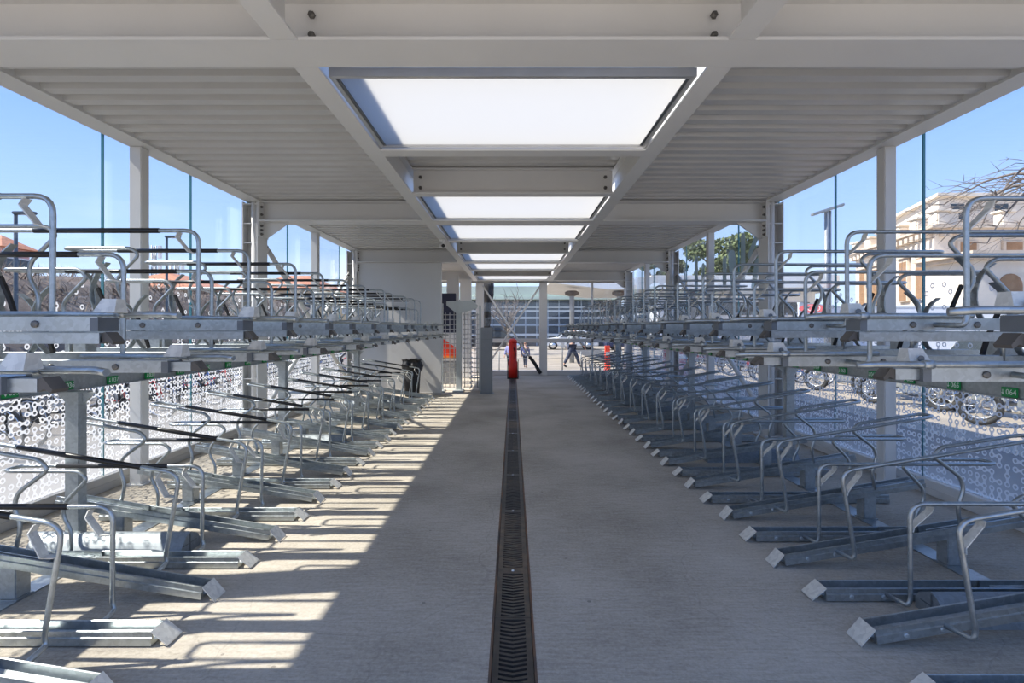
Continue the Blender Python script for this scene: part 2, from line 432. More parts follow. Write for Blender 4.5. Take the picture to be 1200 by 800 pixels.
# ------------------------------------------------------------------ setting: steel frame and roof
FR = [-1.78, 2.92, 7.62, 12.32, 17.0]
ZB, ZT = 3.06, 3.36          # beam soffit and deck soffit
XE0, XE1 = 3.57, 3.79        # edge beam
XL = 1.20                    # long beams centre
XG = 3.92
YS = 1.0          # roof cut short, out of view, so sunlit floor bounces light in
bolt_bm = BM(); lathe(bolt_bm, [(.02, 0), (.02, .016), (.012, .017), (.012, .03)], 6)
bolt_me = D.meshes.new('bolt'); bolt_bm.to_mesh(bolt_me); bolt_bm.free(); bolt_me.materials.append(M['bolt'])
def bolt(parent, p, d):
    o = D.objects.new('bolt', bolt_me); COL.objects.link(o); o.parent = parent
    o.location = p; o.rotation_euler = Vector(d).to_track_quat('Z', 'Y').to_euler()
for i, y in enumerate(FR[1:]):
    b = BM()
    ibeam(b, 'x', -3.60, 3.60, y, ZB, ZT - .01, .29)
    for s in (-1, 1):
        # end plate and haunch gusset
        box(b, *sorted((s * 3.585, s * 3.605)), y - .14, y + .14, ZB - .22, ZT - .01)
        prism(b, [(s * 3.59, ZB), (s * 3.59, ZB - .22), (s * 3.53, ZB - .22), (s * 3.22, ZB)], 'y', y - .012, y + .012)
    o = struct('roof_beam', b, M['white'])
    for s in (-1, 1):
        for z in (ZT - .09, ZT - .2, ZB - .06, ZB - .12, ZB - .18):
            for dy in (-.09, .09): bolt(o, (s * 3.585, y + dy, z), (-s, 0, 0))
        for dx in (-.10, .10):
            for z in (ZB + .09, ZB + .2):
                for sd in (-1, 1): bolt(o, (s * XL + dx, y + sd * .02, z), (0, sd, 0))
for s in (-1, 1):
    b = BM()
    ys = [YS] + FR[1:] + [17.2]
    for a, c in zip(ys, ys[1:]):
        if c - a > .4: ibeam(b, 'y', a + .147, c - .147, s * XL, ZB, ZT - .01, .14, .014, .01)
    struct('roof_beam', b, M['white'])
    b = BM(); box(b, *sorted((s * XE0, s * XE1)), YS, 17.2, ZT - .02, ZT + .17); struct('roof_beam', b, M['white'])
    b = BM(); box(b, *sorted((s * 3.79, s * 3.97)), YS, 17.3, ZT + .075, ZT + .17); struct('trim_2' if s < 0 else 'trim_3', b, M['white'])

SKY = []
for y in FR[1:-1]:
    SKY.append((y + .34, y + 1.56)); SKY.append((y + 4.70 - 1.42, y + 4.70 - .17))
k = 4
for (y0, y1) in SKY:
    b = BM(); box(b, -1.10, 1.10, y0, y1, 3.10, 3.112)
    w = struct(f'window_{k}', b, M['opal']); k += 1
    b = BM()
    for (a, c, e, f) in ((-1.125, 1.125, y0 - .03, y0), (-1.125, 1.125, y1, y1 + .03), (-1.125, -1.095, y0, y1), (1.095, 1.125, y0, y1)): box(b, a, c, e, f, 3.085, 3.14)
    obj('window_frame', b, M['alu'], w)
    b = BM()
    for sd in (-1, 1): box(b, *sorted((sd * 1.262, sd * 1.275)), y0 - .03, y1 + .03, ZT - .002, ZT + .08)
    obj('shadow_upstand', b, M['white'], w)  # unseen edging added to straighten the shadow falling on the panel
    b = BM()
    for s in (-1, 1): box(b, *sorted((s * 1.095, s * 1.075)), y0, y1, 3.092, 3.099)
    obj('seal', b, M['dark'], w)
for y in FR[1:-1]:
    for yy, zz in ((y + 1.67, ZB), (y + 4.70 - 1.60, ZB)):
        b = BM(); ibeam(b, 'x', -XL + .07, XL - .07, yy, zz, ZT - .01, .16)
        o = struct('roof_beam', b, M['white'])
        for s in (-1, 1):
            for dx in (.1,):
                for z in (ZB + .08, ZB + .2): bolt(o, (s * (XL - .07 - dx + .02), yy - .006, z), (0, -1, 0))

def deck(bm, x0, x1, y0, y1):
    """trapezoidal sheet, ribs along x"""
    P = .2; prof = []
    n0 = math.floor(y0 / P)
    y = n0 * P
    pts = []
    while y < y1 + P:
        pts += [(y, ZT), (y + .10, ZT), (y + .125, ZT + .075), (y + .175, ZT + .075)]
        y += P
    def zat(v):
        for (a, za), (c, zc) in zip(pts, pts[1:]):
            if a <= v <= c: return za + (zc - za) * (v - a) / max(c - a, 1e-6)
        return ZT
    pr = [(y0, zat(y0))] + [p for p in pts if y0 < p[0] < y1] + [(y1, zat(y1))]
    A = [bm.verts.new((x0, p[0], p[1])) for p in pr]; B = [bm.verts.new((x1, p[0], p[1])) for p in pr]
    A2 = [bm.verts.new((x0, p[0], p[1] + .02)) for p in pr]; B2 = [bm.verts.new((x1, p[0], p[1] + .02)) for p in pr]
    for i in range(len(pr) - 1):
        bm.faces.new((A[i], A[i + 1], B[i + 1], B[i])); bm.faces.new((A2[i], B2[i], B2[i + 1], A2[i + 1]))
        bm.faces.new((A[i], A2[i], A2[i + 1], A[i + 1])); bm.faces.new((B[i], B[i + 1], B2[i + 1], B2[i]))
    for i in (0, len(pr) - 1): bm.faces.new((A[i], B[i], B2[i], A2[i]))
b = BM()
deck(b, -3.785, -1.262, YS, 17.3); deck(b, 1.262, 3.785, YS, 17.3)
ys = [YS]
for y0, y1 in SKY: ys += [y0 - .03, y1 + .03]
ys.append(17.3)
for a, c in zip(ys[::2], ys[1::2]): deck(b, -1.262, 1.262, a, c)
bmesh.ops.recalc_face_normals(b, faces=b.faces[:])
struct('ceiling', b, M['deck'])

# columns
def hcol(x, y, s):
    b = BM()
    x0, x1 = 3.605, 3.825
    for a, c in ((x0, x0 + .016), (x1 - .016, x1)): box(b, *sorted((s * a, s * c)), y - .15, y + .15, 0, ZT - .03)
    box(b, *sorted((s * (x0 + .016), s * (x1 - .016))), y - .006, y + .006, 0, ZT - .03)
    z = .55
    while z < 3.3:
        for sd in (-1, 1): box(b, *sorted((s * (x0 + .016), s * (x1 - .016))), *sorted((y + sd * .006, y + sd * .145)), z, z + .012)
        z += .225 * 1.22
    box(b, *sorted((s * (x0 - .06), s * (x1 + .05))), y - .19, y + .19, 0, .02)
    return struct('steel_column', b, M['white'])
for s in (-1, 1):
    for y in FR[1:]:
        hcol(s * 3.7, y, s)
    for y in FR[1:-1]:
        b = BM(); tube(b, [(s * 3.668, y - .105, .02), (s * 3.668, y - .105, ZT + .02)], .045, 14); struct('rain_pipe', b, M['white'])
    for i in range(1, 4):
        y = (FR[i] + FR[i + 1]) / 2
        b = BM(); bbox(b, *sorted((s * 3.66, s * 3.78)), y - .06, y + .06, 0, ZT - .02, .008)
        box(b, *sorted((s * 3.63, s * 3.81)), y - .09, y + .09, 0, .012)
        struct('steel_column', b, M['white'])
    # cross bracing in the second bay
    for (za, zb, dx) in ((2.78, .15, 0), (.15, 2.78, .11)):
        y0, y1 = FR[2] + .17, FR[3] - .17
        b = BM(); X = s * (3.66 + dx)
        A, B_ = Vector((X, y0, za)), Vector((X, y1, zb)); d = (B_ - A).normalized()
        tube(b, [A + d * .16, B_ - d * .16], .038, 12)
        for p, sg in ((A, 1), (B_, -1)):
            strip(b, [p - d * sg * .02, p + d * sg * .2], .09, .012, None, d.cross(Vector((1, 0, 0))).normalized())
        o = struct('diagonal_brace', b, M['white'])
        for p, sg in ((A, 1), (B_, -1)):
            bolt(o, p + d * sg * .06 + Vector((-s * .006, 0, 0)), (-s, 0, 0))

# glazing
joints = [5.05 + 1.38 * k for k in range(-3, 10)]
def pane(n, s, y0, y1, zt=ZT + .08):
    b = BM()
    fs = box(b, 0, .022, 0, y1 - y0, .0, zt - .14)
    for f in fs:
        f.normal_update()
        if abs(f.normal.x) > .5: f.material_index = 1 if f.normal.x * s < 0 else 0
        else: f.material_index = 2
    return struct(f'window_{n}', b, [M['glass'], M['print'], M['edge']], None, False, (s * XG - .008, y0, .14))
for s in (-1, 1):
    js = [j for j in joints if j < 17]
    for a, c in zip(js, js[1:] + [17.2]):
        if s < 0 and a > 11.9: continue
        if s < 0 and c > 12.4: c = 12.4
        o = pane(k, s, a + .006, c - .006); k += 1
        if s > 0 and 7.5 < a < 12:
            st = [(801.5, 317, 350, 2.2, 0), (815, 300, 345, 3.6, 0), (823, 308, 345, 3.4, 0), (832, 303, 352, 7, 1.5), (848, 300, 336, 4.4, 0), (858, 292, 345, 8, 4), (869.5, 273, 330, 5.2, 0), (882, 271, 302, 6, -9), (884, 303, 340, 6, -4)]
            for (px, t_, b_, w, tilt) in st:
                Y = F * XG / (px - CX)
                if not (a < Y < c): continue
                zt_, zb_ = HC + (HOR - t_) * Y / F, HC + (HOR - b_) * Y / F
                hw = max(.05, w / 2 * Y * Y / (F * XG)); sh = -tilt * Y * Y / (F * XG) * .5
                q = BM(); n = 8; prof = []
                for i in range(n + 1):
                    an = math.pi * i / n; prof.append((Y + hw * math.cos(an) - sh, zt_ - .08 + .08 * math.sin(an)))
                for i in range(n + 1):
                    an = math.pi + math.pi * i / n; prof.append((Y + hw * math.cos(an) + sh, zb_ + .08 + .08 * math.sin(an)))
                prof = [(p[0] - (a + .006), p[1] - .14) for p in prof]
                prism(q, prof, 'x', .024, .026)
                so = obj('pale_stroke', q, M['stroke'], o)  # pale grey-green translucent stroke laid on the pane
    b = BM(); bbox(b, *sorted((s * 3.86, s * 3.99)), .9, 17.3 if s > 0 else 12.4, 0, .14, .006)
    box(b, *sorted((s * 3.852, s * 3.86)), .9, 17.3 if s > 0 else 12.4, .066, .074)
    struct('baseboard_left' if s < 0 else 'baseboard_right', b, M['sill'] if s < 0 else M['sill_lit'])
# end facade
YE = 17.3
b = BM(); ibeam(b, 'x', -3.8, 3.8, YE, ZB - .04, ZT - .03, .1); struct('roof_beam', b, M['white'])
for X in (-1.08, .99):
    b = BM(); bbox(b, X - .125, X + .125, YE - .12, YE + .1, 0, ZB - .04, .01); struct('steel_column', b, M['white'])
for X in (2.6, 3.75):
    b = BM(); bbox(b, X - .03, X + .03, YE - .03, YE + .05, .14, ZB - .04, .006); struct('trim_4' if X < 3 else 'trim_5', b, M['white'])
b = BM(); box(b, -1.0, 3.9, YE - .03, YE + .03, 1.07, 1.20); struct('trim_6', b, M['white'])
b = BM(); bbox(b, -.98, 3.95, YE - .08, YE + .1, 0, .16, .01); struct('baseboard_back', b, M['partition'])
for x0, x1 in ((-.95, .86), (1.12, 2.56), (2.64, 3.7)):
    b = BM(); box(b, x0, x1, YE + .005, YE + .017, .16, ZB - .05); struct(f'window_{k}', b, M['glass']); k += 1
for (xa, za, xb, zb, dy) in ((-.97, 2.9, .88, .1, -.11), (.88, 2.9, -.97, .1, -.16)):
    b = BM(); tube(b, [(xa, YE + dy, za), (xb, YE + dy, zb)], .03, 10); struct('diagonal_brace', b, M['white'])
# black padding on the brace foot
d = Vector((.88 + .97, 0, .1 - 2.9)).normalized(); A = Vector((.88, YE - .11, .1))
b = BM(); tube(b, [A - d * .62, A - d * .3 + Vector((.015, 0, .02)), A - d * .12, A + Vector((.03, -.01, -.03))], .058, 10, .1)
tag(obj('brace_pad', b, M['rubber'], None), 'black foam pad wrapped round the foot of the end-wall diagonal brace', 'pad')

# partition wall, with a thin skirting and panel joint
b = BM(); box(b, -3.60, -1.66, 12.26, 12.40, 0, ZB - .005)
struct('wall_back', b, M['partition'])
b = BM(); box(b, -3.60, -1.64, 12.245, 12.26, 0, .05); struct('trim_7', b, M['sill'])
for X, Y in ((-1.72, 15.2), (-1.45, 16.3)):
    b = BM(); bbox(b, X - .17, X + .17, Y - .1, Y + .1, 0, ZB, .01); struct('steel_column', b, M['white'])

# ------------------------------------------------------------------ bike racks
PITCH = .42; Y0 = 2.20; XT = 1.685
def tilt_m(t): return Matrix.Translation((.02, 0, .02)) @ Matrix.Rotation(-t, 4, 'Y') @ Matrix.Translation((-.02, 0, -.02))

def hoop_parts(root, Mx, zt, zb, sleeve, attach, upper):
    """the leaning hoop: front post, long bar, return bend and wheel holder, one bent tube"""
    b = BM(); r = .0125; hy = -.19
    P = [(attach, -.054, zb - (0 if upper else .012)), (attach + .02, hy, zb - .005), (attach + .035, hy, zb + .03), (attach + .03, hy, zt), (attach + .6, hy, zt),
         (1.66, hy, zt), (1.70, hy + .02, zt), (1.70, -.075, zt), (1.66, -.055, zt), (1.19, -.05, zt), (1.13, -.05, zt - .05), (1.285, -.05, zt - .21), (1.295, -.05, zt - .29), (1.235, -.05, zt - .40), (1.24, -.045, zb)]
    rd = [0, .05, .03, .085, 0, .05, .04, .04, .05, .07, .05, .06, .05, .05, 0]
    tube(b, P, r, 8, rd, True, Mx)
    h = obj('hoop', b, M['galv'], root, False)
    b = BM(); a = attach + .03
    strip(b, [(a + .115, hy, zt - .012), (a + .118, hy + .02, zt - .045), (a + .035, hy + .035, zt - .135), (a + .004, hy, zt - .145)], .045, .006, Mx)
    obj('gusset', b, M['cap'], h)
    if sleeve:
        b = BM(); tube(b, [(attach + .27, hy, zt), (attach + 1.03, hy, zt)], .0155, 10, 0, True, Mx)
        s = obj('sleeve', b, M['black'], root); s['label'] = 'black plastic sleeve on the bar'
    return h

def make_lower(raised, sleeve):
    root = thing('bike_rack', 'x', 'bike rack')
    Mx = tilt_m(math.radians(9.2)) if raised else None
    L = 1.64
    b = BM()
    prof = [(-.075, .008), (-.075, .052), (-.066, .056), (-.066, .088), (-.058, .092), (-.052, .088), (-.052, .036), (-.012, .018), (.012, .018), (.052, .036), (.052, .088), (.058, .092), (.066, .088), (.066, .056), (.075, .052), (.075, .008)]
    prism(b, [(p[0] * .8, .002 + p[1] * .82) for p in prof], 'x', .078, L, Mx)
    # inner sliding gutter at the wheel end
    prism(b, [(q_[0] * .8, .002 + q_[1] * .82) for q_ in [(-.046, .04), (0, .026), (.046, .04), (.046, .098), (.038, .098), (.034, .05), (0, .036), (-.034, .05), (-.038, .098), (-.046, .098)]], 'x', 1.02, L - .06, Mx)
    tray = obj('wheel_tray', b, M['galv'], root)
    b = BM()
    top = [(0, .059, .014), (0, -.059, .014), (.080, -.059, .079), (.080, .059, .079)]
    v = [b.verts.new(Mx @ Vector(p) if Mx else p) for p in top]; w = [b.verts.new((Mx @ Vector(p) if Mx else Vector(p)) - Vector((0, 0, .006))) for p in top]
    b.faces.new(v); b.faces.new(w[::-1])
    for i in range(4): b.faces.new((v[i], w[i], w[(i + 1) % 4], v[(i + 1) % 4]))
    bmesh.ops.recalc_face_normals(b, faces=b.faces[:])
    c = obj('end_cap', b, M['cap'], root); c['label'] = 'pale square plate capping the tray end'
    for u in (.22, .40):
        q = BM(); lathe(q, [(.014, 0), (.014, .006), (.008, .008)], 8, (Mx if Mx else Matrix()) @ Matrix.Translation((u, -.059, .03)) @ Matrix.Rotation(math.pi / 2, 4, 'X'))
        obj('bolt', q, M['galvpost'], tray)
    hoop_parts(root, Mx, .60, .055, sleeve, .42, False)
    if raised:
        u = 1.18; z = .02 + math.sin(math.radians(9.2)) * u + .005
        b = BM(); bbox(b, u - .05, u + .05, -.05, .05, .012, z + .01, .006); box(b, u - .06, u + .06, -.055, .055, .0075, .014)
        obj('support_post', b, M['galvpost'], root)
    return root

def make_upper(sleeve, high):
    root = thing('upper_bike_rack', 'x', 'bike rack')
    b = BM()
    prof = [(-.055, -.058), (-.055, 0), (-.035, 0), (-.02, -.022), (.02, -.022), (.035, 0), (.055, 0), (.055, -.058)]
    prism(b, prof, 'x', 0, 1.72)
    tray = obj('wheel_tray', b, M['galv'], root)
    b = BM(); box(b, -.003, 0.03, -.056, .056, -.0585, -.004); obj('end_block', b, M['dark'], tray)
    for u in (.25, .56):
        q = BM(); lathe(q, [(.015, 0), (.015, .006), (.008, .008)], 8, Matrix.Translation((u, -.055, -.03)) @ Matrix.Rotation(math.pi / 2, 4, 'X')); obj('bolt', q, M['bolt'], tray)
        q = BM(); lathe(q, [(.015, 0), (.015, .006), (.008, .008)], 8, Matrix.Translation((u, .055, -.03)) @ Matrix.Rotation(-math.pi / 2, 4, 'X')); obj('bolt', q, M['bolt'], tray)
    # telescoping guide with its dark hooked stop
    b = BM()
    if high:
        for sd in (-1, 1): box(b, 0, 1.74, *sorted((sd * .046, sd * .04)), -.105, -.066)
        box(b, 0, 1.74, -.046, .046, -.109, -.104); u0, zt_, zb_ = 0, -.066, -.109
    else:
        box(b, -.10, .06, -.036, .036, -.052, -.008); u0, zt_, zb_ = -.10, -.008, -.052
    gd = obj('guide_rail', b, M['galv'], root)
    b = BM(); prism(b, [(u0, zt_), (u0 - .015, zt_ + .004), (u0 - .048, zb_ + .008), (u0 - .042, zb_ - .004), (u0 - .02, zb_ + .010), (u0, zb_)], 'y', -.033, .033)
    s_ = obj('rail_stop', b, M['darkblock'], gd); s_['label'] = 'dark hooked plastic stop'
    # pull handle: long rod lying beside the tray, its end bent and flattened
    b = BM()
    P = [(.52, -.075, .012), (.02, -.075, .012), (-.20, -.070, .012), (-.265, -.045, .006)]
    tube(b, P, .0135, 8, .08)
    tube(b, [(.02, -.075, .012), (-.02, -.075, .012)], .018, 10)
    hd = obj('pull_handle', b, M['galv'], root)
    b = BM()      # bent step plate over the tray mouth
    pts = [(-.085, -.055, .012), (-.06, -.055, .075), (.03, -.055, .085)]
    v0 = [b.verts.new(p) for p in ((-.050, -.046, .018), (.040, -.046, .018), (.012, -.032, .074), (-.048, -.032, .074))]
    v1 = [b.verts.new(p) for p in ((-.050, .030, .018), (.040, .030, .018), (.012, .016, .074), (-.048, .016, .074))]
    b.faces.new(v0); b.faces.new(v1[::-1]); b.faces.new((v0[3], v0[2], v1[2], v1[3])); b.faces.new((v0[0], v0[3], v1[3], v1[0]))
    bmesh.ops.recalc_face_normals(b, faces=b.faces[:])
    bmesh.ops.solidify(b, geom=b.faces[:], thickness=.005)
    st = obj('step_plate', b, M['cap'], root)
    b = BM(); lathe(b, [(.013, 0), (.013, .004)], 10, Matrix.Translation((-.01, -.0515, .034)) @ Matrix.Rotation(math.pi / 2, 4, 'X')); obj('slot', b, M['dark'], st)
    hoop_parts(root, None, .545, -.03, sleeve, .36, True)
    # wheel guide: two curved flat bars with rubber strips
    b = BM()
    arc = lambda cu, cz, r, a0, a1, y: [(cu + r * math.cos(math.radians(a0 + (a1 - a0) * k / 8)), y, cz + r * math.sin(math.radians(a0 + (a1 - a0) * k / 8))) for k in range(9)]
    strip(b, arc(1.62, .16, .25, 225, 120, .035), .046, .007)
    strip(b, arc(1.12, .20, .27, -50, 55, .06), .046, .007)
    wg = obj('wheel_guide', b, M['galv'], root)
    b = BM(); strip(b, [(1.24, .085, .0), (1.27, .085, .10), (1.33, .085, .24)], .02, .02); obj('rubber_strip', b, M['rubber'], wg)
    if high:
        b = BM(); bbox(b, 1.44, 1.60, -.05, .05, -.325, -.106, .005); obj('support_block', b, M['galvpost'], root)
    return root

protos = {}
def place(kind, side, flag, k, x, y, z, label, group):
    key = (kind, side, flag)
    rz = math.pi if side < 0 else 0
    if key not in protos:
        protos[key] = make_lower(flag, side < 0) if kind == 'lower' else make_upper(side < 0, flag)
        o = protos[key]; o.location = (x, y, z); o.rotation_euler = (0, 0, rz); o['label'] = label; o['group'] = group
        return o
    return dup(protos[key], (x, y, z), rz, label, group)

cnt = {}
def nxt(key): cnt[key] = cnt.get(key, -1) + 1; return cnt[key]
for s in (-1, 1):
    side = 'left' if s < 0 else 'right'; what = 'black-sleeved bar' if s < 0 else 'bare steel bar'
    kmax = 22 if s < 0 else 34
    for kk in range(0, kmax + 1):
        raised = (kk % 2 == 0) if s < 0 else (kk % 2 == 1)
        w = 'raised' if raised else 'flat'
        n = nxt(('l', s, raised)); y = Y0 + PITCH * kk + R.uniform(-.008, .008)
        place('lower', s, raised, kk, s * (XT + R.uniform(-.012, .012)), y, 0,
              f'{w} floor-level bike rack with {what}, {ordn(n)} {w} one along the {side} row', f'{w} floor-level racks of the {side} row')
    for kk in range(-1, kmax + 1):
        high = (kk % 2 == 0) if s < 0 else (kk % 2 == 1 or kk == -1)
        high = (kk % 2 == 0) if s < 0 else (kk % 2 != 0)
        w = 'high' if high else 'low'
        n = nxt(('u', s, high)); y = Y0 + PITCH * kk - .02
        off = {(-1, 2): -.14, (1, 2): -.14, (1, -1): .02}.get((s, kk), R.uniform(-.03, .02))
        if kk > 5: off = R.uniform(-.05, .03)
        place('upper', s, high, kk, s * (1.655 + off), y, 1.595 if high else 1.392,
              f'{w} upper-tier bike rack with {what}, {ordn(n)} {w} one along the {side} row', f'{w} upper-tier racks of the {side} row')

# supporting frames with numbered plates
def txt_mesh(s, size):
    cu = D.curves.new('number', 'FONT'); cu.body = s; cu.size = size; cu.align_x = 'CENTER'; cu.align_y = 'CENTER'; cu.extrude = .0006
    o = D.objects.new('tmp', cu); COL.objects.link(o)
    bpy.context.view_layer.update()
    me = D.meshes.new_from_object(o.evaluated_get(bpy.context.evaluated_depsgraph_get()))
    D.objects.remove(o); return me
for s in (-1, 1):
    side = 'left' if s < 0 else 'right'
    yA, yB = (1.5, 11.9) if s < 0 else (1.5, 16.9)
    t = thing('rack_frame', f'galvanised steel frame of posts and girder carrying the upper-tier racks on the {side} side', 'rack frame', (0, 0, 0))
    b = BM()
    gx0, gx1 = 3.13, 3.27
    prism(b, [(s * gx0, 1.105), (s * gx1, 1.105), (s * gx1, 1.262), (s * gx0, 1.262)], 'y', yA, yB)
    box(b, *sorted((s * (gx0 - .02), s * gx0)), yA, yB, 1.105, 1.112)
    obj('girder', b, M['galvpost'], t)
    posts = [3.67, 7.03, 10.39] if s < 0 else [2.83, 6.19, 9.55, 12.91, 16.27]
    for y in posts:
        b = BM(); px_ = 3.08 if s < 0 else 3.20; y = y + .06 * -s; bbox(b, *sorted((s * (px_ - .05), s * (px_ + .05))), y - .038, y + .038, .0, 1.103, .005)
        p = obj('post', b, M['galvpost'], t)
        b = BM()
        box(b, *sorted((s * 3.02, s * 3.27)), y - .06, y + .06, 1.096, 1.1045)
        prism(b, [(s * (px_ - .05), 1.096), (s * (px_ - .14), 1.096), (s * (px_ - .05), 1.005)], 'y', y - .005, y + .005)
        prism(b, [(s * (px_ + .05), 1.096), (s * (px_ + .14), 1.096), (s * (px_ + .05), 1.005)], 'y', y - .005, y + .005)
        obj('bracket', b, M['galvpost'], p)
        # long foot with a rounded end plate
        b = BM(); yf = y - .06 * -s
        n = 8; pr = [(-.115, .0), (-.11, .03)] + [(-.11 + .03 * i / n + .09 * (i / n), .03 + .105 * math.sin(math.pi / 2 * i / n)) for i in range(1, n + 1)] + [(.09, .095), (.115, .06), (.115, 0)]
        prism(b, [(yf + q[0], q[1]) for q in pr], 'x', *sorted((s * 2.24, s * 3.3)))
        ft = obj('foot', b, M['galvfoot_shade'], t)
        b = BM(); box(b, *sorted((s * 2.236, s * 2.239)), yf - .004, yf + .004, .01, .125); box(b, *sorted((s * 2.236, s * 2.239)), yf - .075, yf + .075, .06, .064); obj('end_seam', b, M['dark'], ft)
    b = BM(); box(b, *sorted((s * 2.80, s * 2.93)), 2.15, yB - .2, .0, .007)
    obj('base_rail', b, M['galv'], t)
    base = 35 if s < 0 else 61
    kk = 0; y = 3.28 if s < 0 else 2.06
    while y < yB - .2:
        num = base + kk
        b = BM(); bbox(b, *sorted((s * (gx0 - .0035), s * (gx0 - .0205))), y - .05, y + .05, 1.116, 1.176, .0015)
        pl = obj('number_plate', b, M['green'], t)
        if kk < 14:
            me = txt_mesh(f'{num:03d}', .062); me.materials.append(M['lettering'])
            q = BM(); q.from_mesh(me)
            ax = -.072; prism(q, [(ax - .003, .02), (ax + .003, .02), (ax + .003, -.005), (ax + .012, -.005), (ax, -.024), (ax - .012, -.005), (ax - .003, -.005)], 'z', 0, .0006)
            me2 = D.meshes.new('plate_number'); q.to_mesh(me2); q.free(); me2.materials.append(M['lettering'])
            o = D.objects.new('plate_number', me2); COL.objects.link(o); o.parent = pl
            o.location = (s * (gx0 - .0208), y + (.018 if s > 0 else -.018) * -1 * 1.0, 1.146)
            # face the aisle
            o.rotation_euler = (math.pi / 2, 0, -math.pi / 2 if s > 0 else math.pi / 2)
            o.scale = (.78, .78, 1)
        y += PITCH; kk += 1

# ------------------------------------------------------------------ things inside, far end
# turnstile gate
Yt = 13.0
t = thing('turnstile', 'tall light-grey full-height turnstile of steel bars beside the partition wall', 'turnstile', (0, 0, 0))
b = BM(); bbox(b, -1.39, -1.26, Yt - .09, Yt + .09, 0, 2.02, .01); obj('post', b, M['greygate'], t)
b = BM(); bbox(b, -1.75, -1.71, Yt - .03, Yt + .03, 0, 2.15, .006); obj('post', b, M['greygate'], t)
b = BM(); bbox(b, -.83, -.78, Yt - .03, Yt + .03, 0, 2.10, .006); obj('post', b, M['greygate'], t)
b = BM(); prism(b, [(-1.40, 1.92), (-1.62, 2.10), (-1.62, 2.20), (-1.0, 2.22), (-.86, 2.10), (-.90, 2.02), (-1.25, 1.92)], 'y', Yt - .1, Yt + .1); obj('head', b, M['greygate'], t)
for (x0, x1, nm, nx) in ((-1.71, -1.39, 'side_grille', 3), (-1.22, -.83, 'rotor_grille', 5)):
    b = BM()
    for i in range(nx):
        x = x0 + (x1 - x0) * (i + .5) / nx; tube(b, [(x, Yt, .08), (x, Yt, 1.92)], .012, 6)
    z = .1
    while z < 1.95:
        tube(b, [(x0, Yt, z), (x1, Yt, z)], .011, 6)
        if nx == 5:
            xm = (x0 + x1) / 2; tube(b, [(xm, Yt - .35, z), (xm, Yt + .35, z)], .014, 6)
        z += .118
    obj(nm, b, M['alu'], t)
for x0, x1 in ((-1.78, -1.66), (-1.45, -1.2)):
    b = BM(); bbox(b, x0, x1, Yt - .3, Yt + .15, 0, .035, .006); obj('base_plate', b, M['greygate'], t)
# reader pillar
t = thing('reader_pillar', 'dark grey square metal pillar standing on the floor beside the turnstile', 'pillar', (-.62, 12.55, 0))
b = BM(); bbox(b, -.135, .135, -.12, .12, 0.01, 1.56, .008); obj('body', b, M['grey'], t)
b = BM(); bbox(b, -.17, .17, -.15, .15, 0, .012, .003); obj('base_plate', b, M['grey'], t)
b = BM(); box(b, -.135, .135, -.122, -.1195, 1.28, 1.286); obj('seam', b, M['dark'], t)
# bins: black bag over a low container
t = thing('waste_bin', 'black waste bin lined with a rumpled black bag in front of the partition wall', 'bin', (-2.28, 11.98, 0))
b = BM(); lathe(b, [(.15, .0), (.16, .02), (.195, .62), (.19, .64)], 20); obj('body', b, M['rubber'], t, False)
b = BM(); seg = 28; rg = []
for (r, z) in ((.18, .56), (.225, .60), (.235, .70), (.20, .79), (.215, .84), (.15, .83), (.12, .74)):
    rg.append([b.verts.new(((r + .02 * math.sin(5 * a + z * 20) + R.uniform(-.01, .01)) * math.cos(a), (r + R.uniform(-.012, .012)) * math.sin(a), z + R.uniform(-.015, .015))) for a in [2 * math.pi * i / seg for i in range(seg)]])
for a_, c_ in zip(rg, rg[1:]):
    for i in range(seg): b.faces.new((a_[i], a_[(i + 1) % seg], c_[(i + 1) % seg], c_[i]))
b.faces.new(rg[-1])
obj('bag', b, M['black'], t)
# red post
t = thing('fire_post', 'red cylindrical fire post standing on the floor at the end of the drain', 'fire post', (0.0, 16.2, 0))
b = BM(); lathe(b, [(.145, .03), (.145, .50), (.125, .54), (.125, 1.06), (.12, 1.10)], 20); obj('body', b, M['red'], t)
b = BM(); lathe(b, [(.135, 1.09), (.135, 1.13), (.115, 1.18), (.07, 1.215), (.02, 1.225)], 20); obj('dome_cap', b, M['red'], t)
b = BM()
for s in (-1, 1): bbox(b, *sorted((s * .15, s * .172)), -.06, .06, 0, .58, .004)
bbox(b, -.172, .172, -.12, .12, 0, .03, .004); obj('stand', b, M['rubber'], t)
b = BM(); tube(b, [(.06, -.125, .62), (.085, -.155, .75), (.03, -.15, .95)], .018, 8, .08); obj('hose', b, M['rubber'], t)
# sign totem seen through the grille
t = thing('sign_totem', 'tall navy and red-orange sign panel standing behind the turnstile bars', 'sign', (-1.93, 14.6, 0))
b = BM(); bbox(b, -.36, .36, -.05, .05, 1.42, 2.5, .01); obj('navy_panel', b, M['navy'], t)
b = BM(); bbox(b, -.36, .36, -.05, .05, 0, .64, .01); obj('grey_panel', b, M['grey'], t)
b = BM(); bbox(b, -.36, .36, -.05, .05, .64, 1.42, .01); obj('white_panel', b, M['b_white'], t)
b = BM(); prism(b, [(-.36, .78), (.36, .78), (.36, 1.0)] + [(.36 - .72 * i / 8, 1.0 + .36 * math.sin(math.pi / 2 * i / 8)) for i in range(1, 9)], 'y', -.056, -.05); obj('red_field', b, M['redorange'], t)
b = BM(); prism(b, [(-.36, .70), (.36, .70), (.36, .78), (-.05, .78), (-.05, 1.1), (-.36, 1.1)], 'y', -.062, -.056); obj('orange_field', b, M['orange'], t)
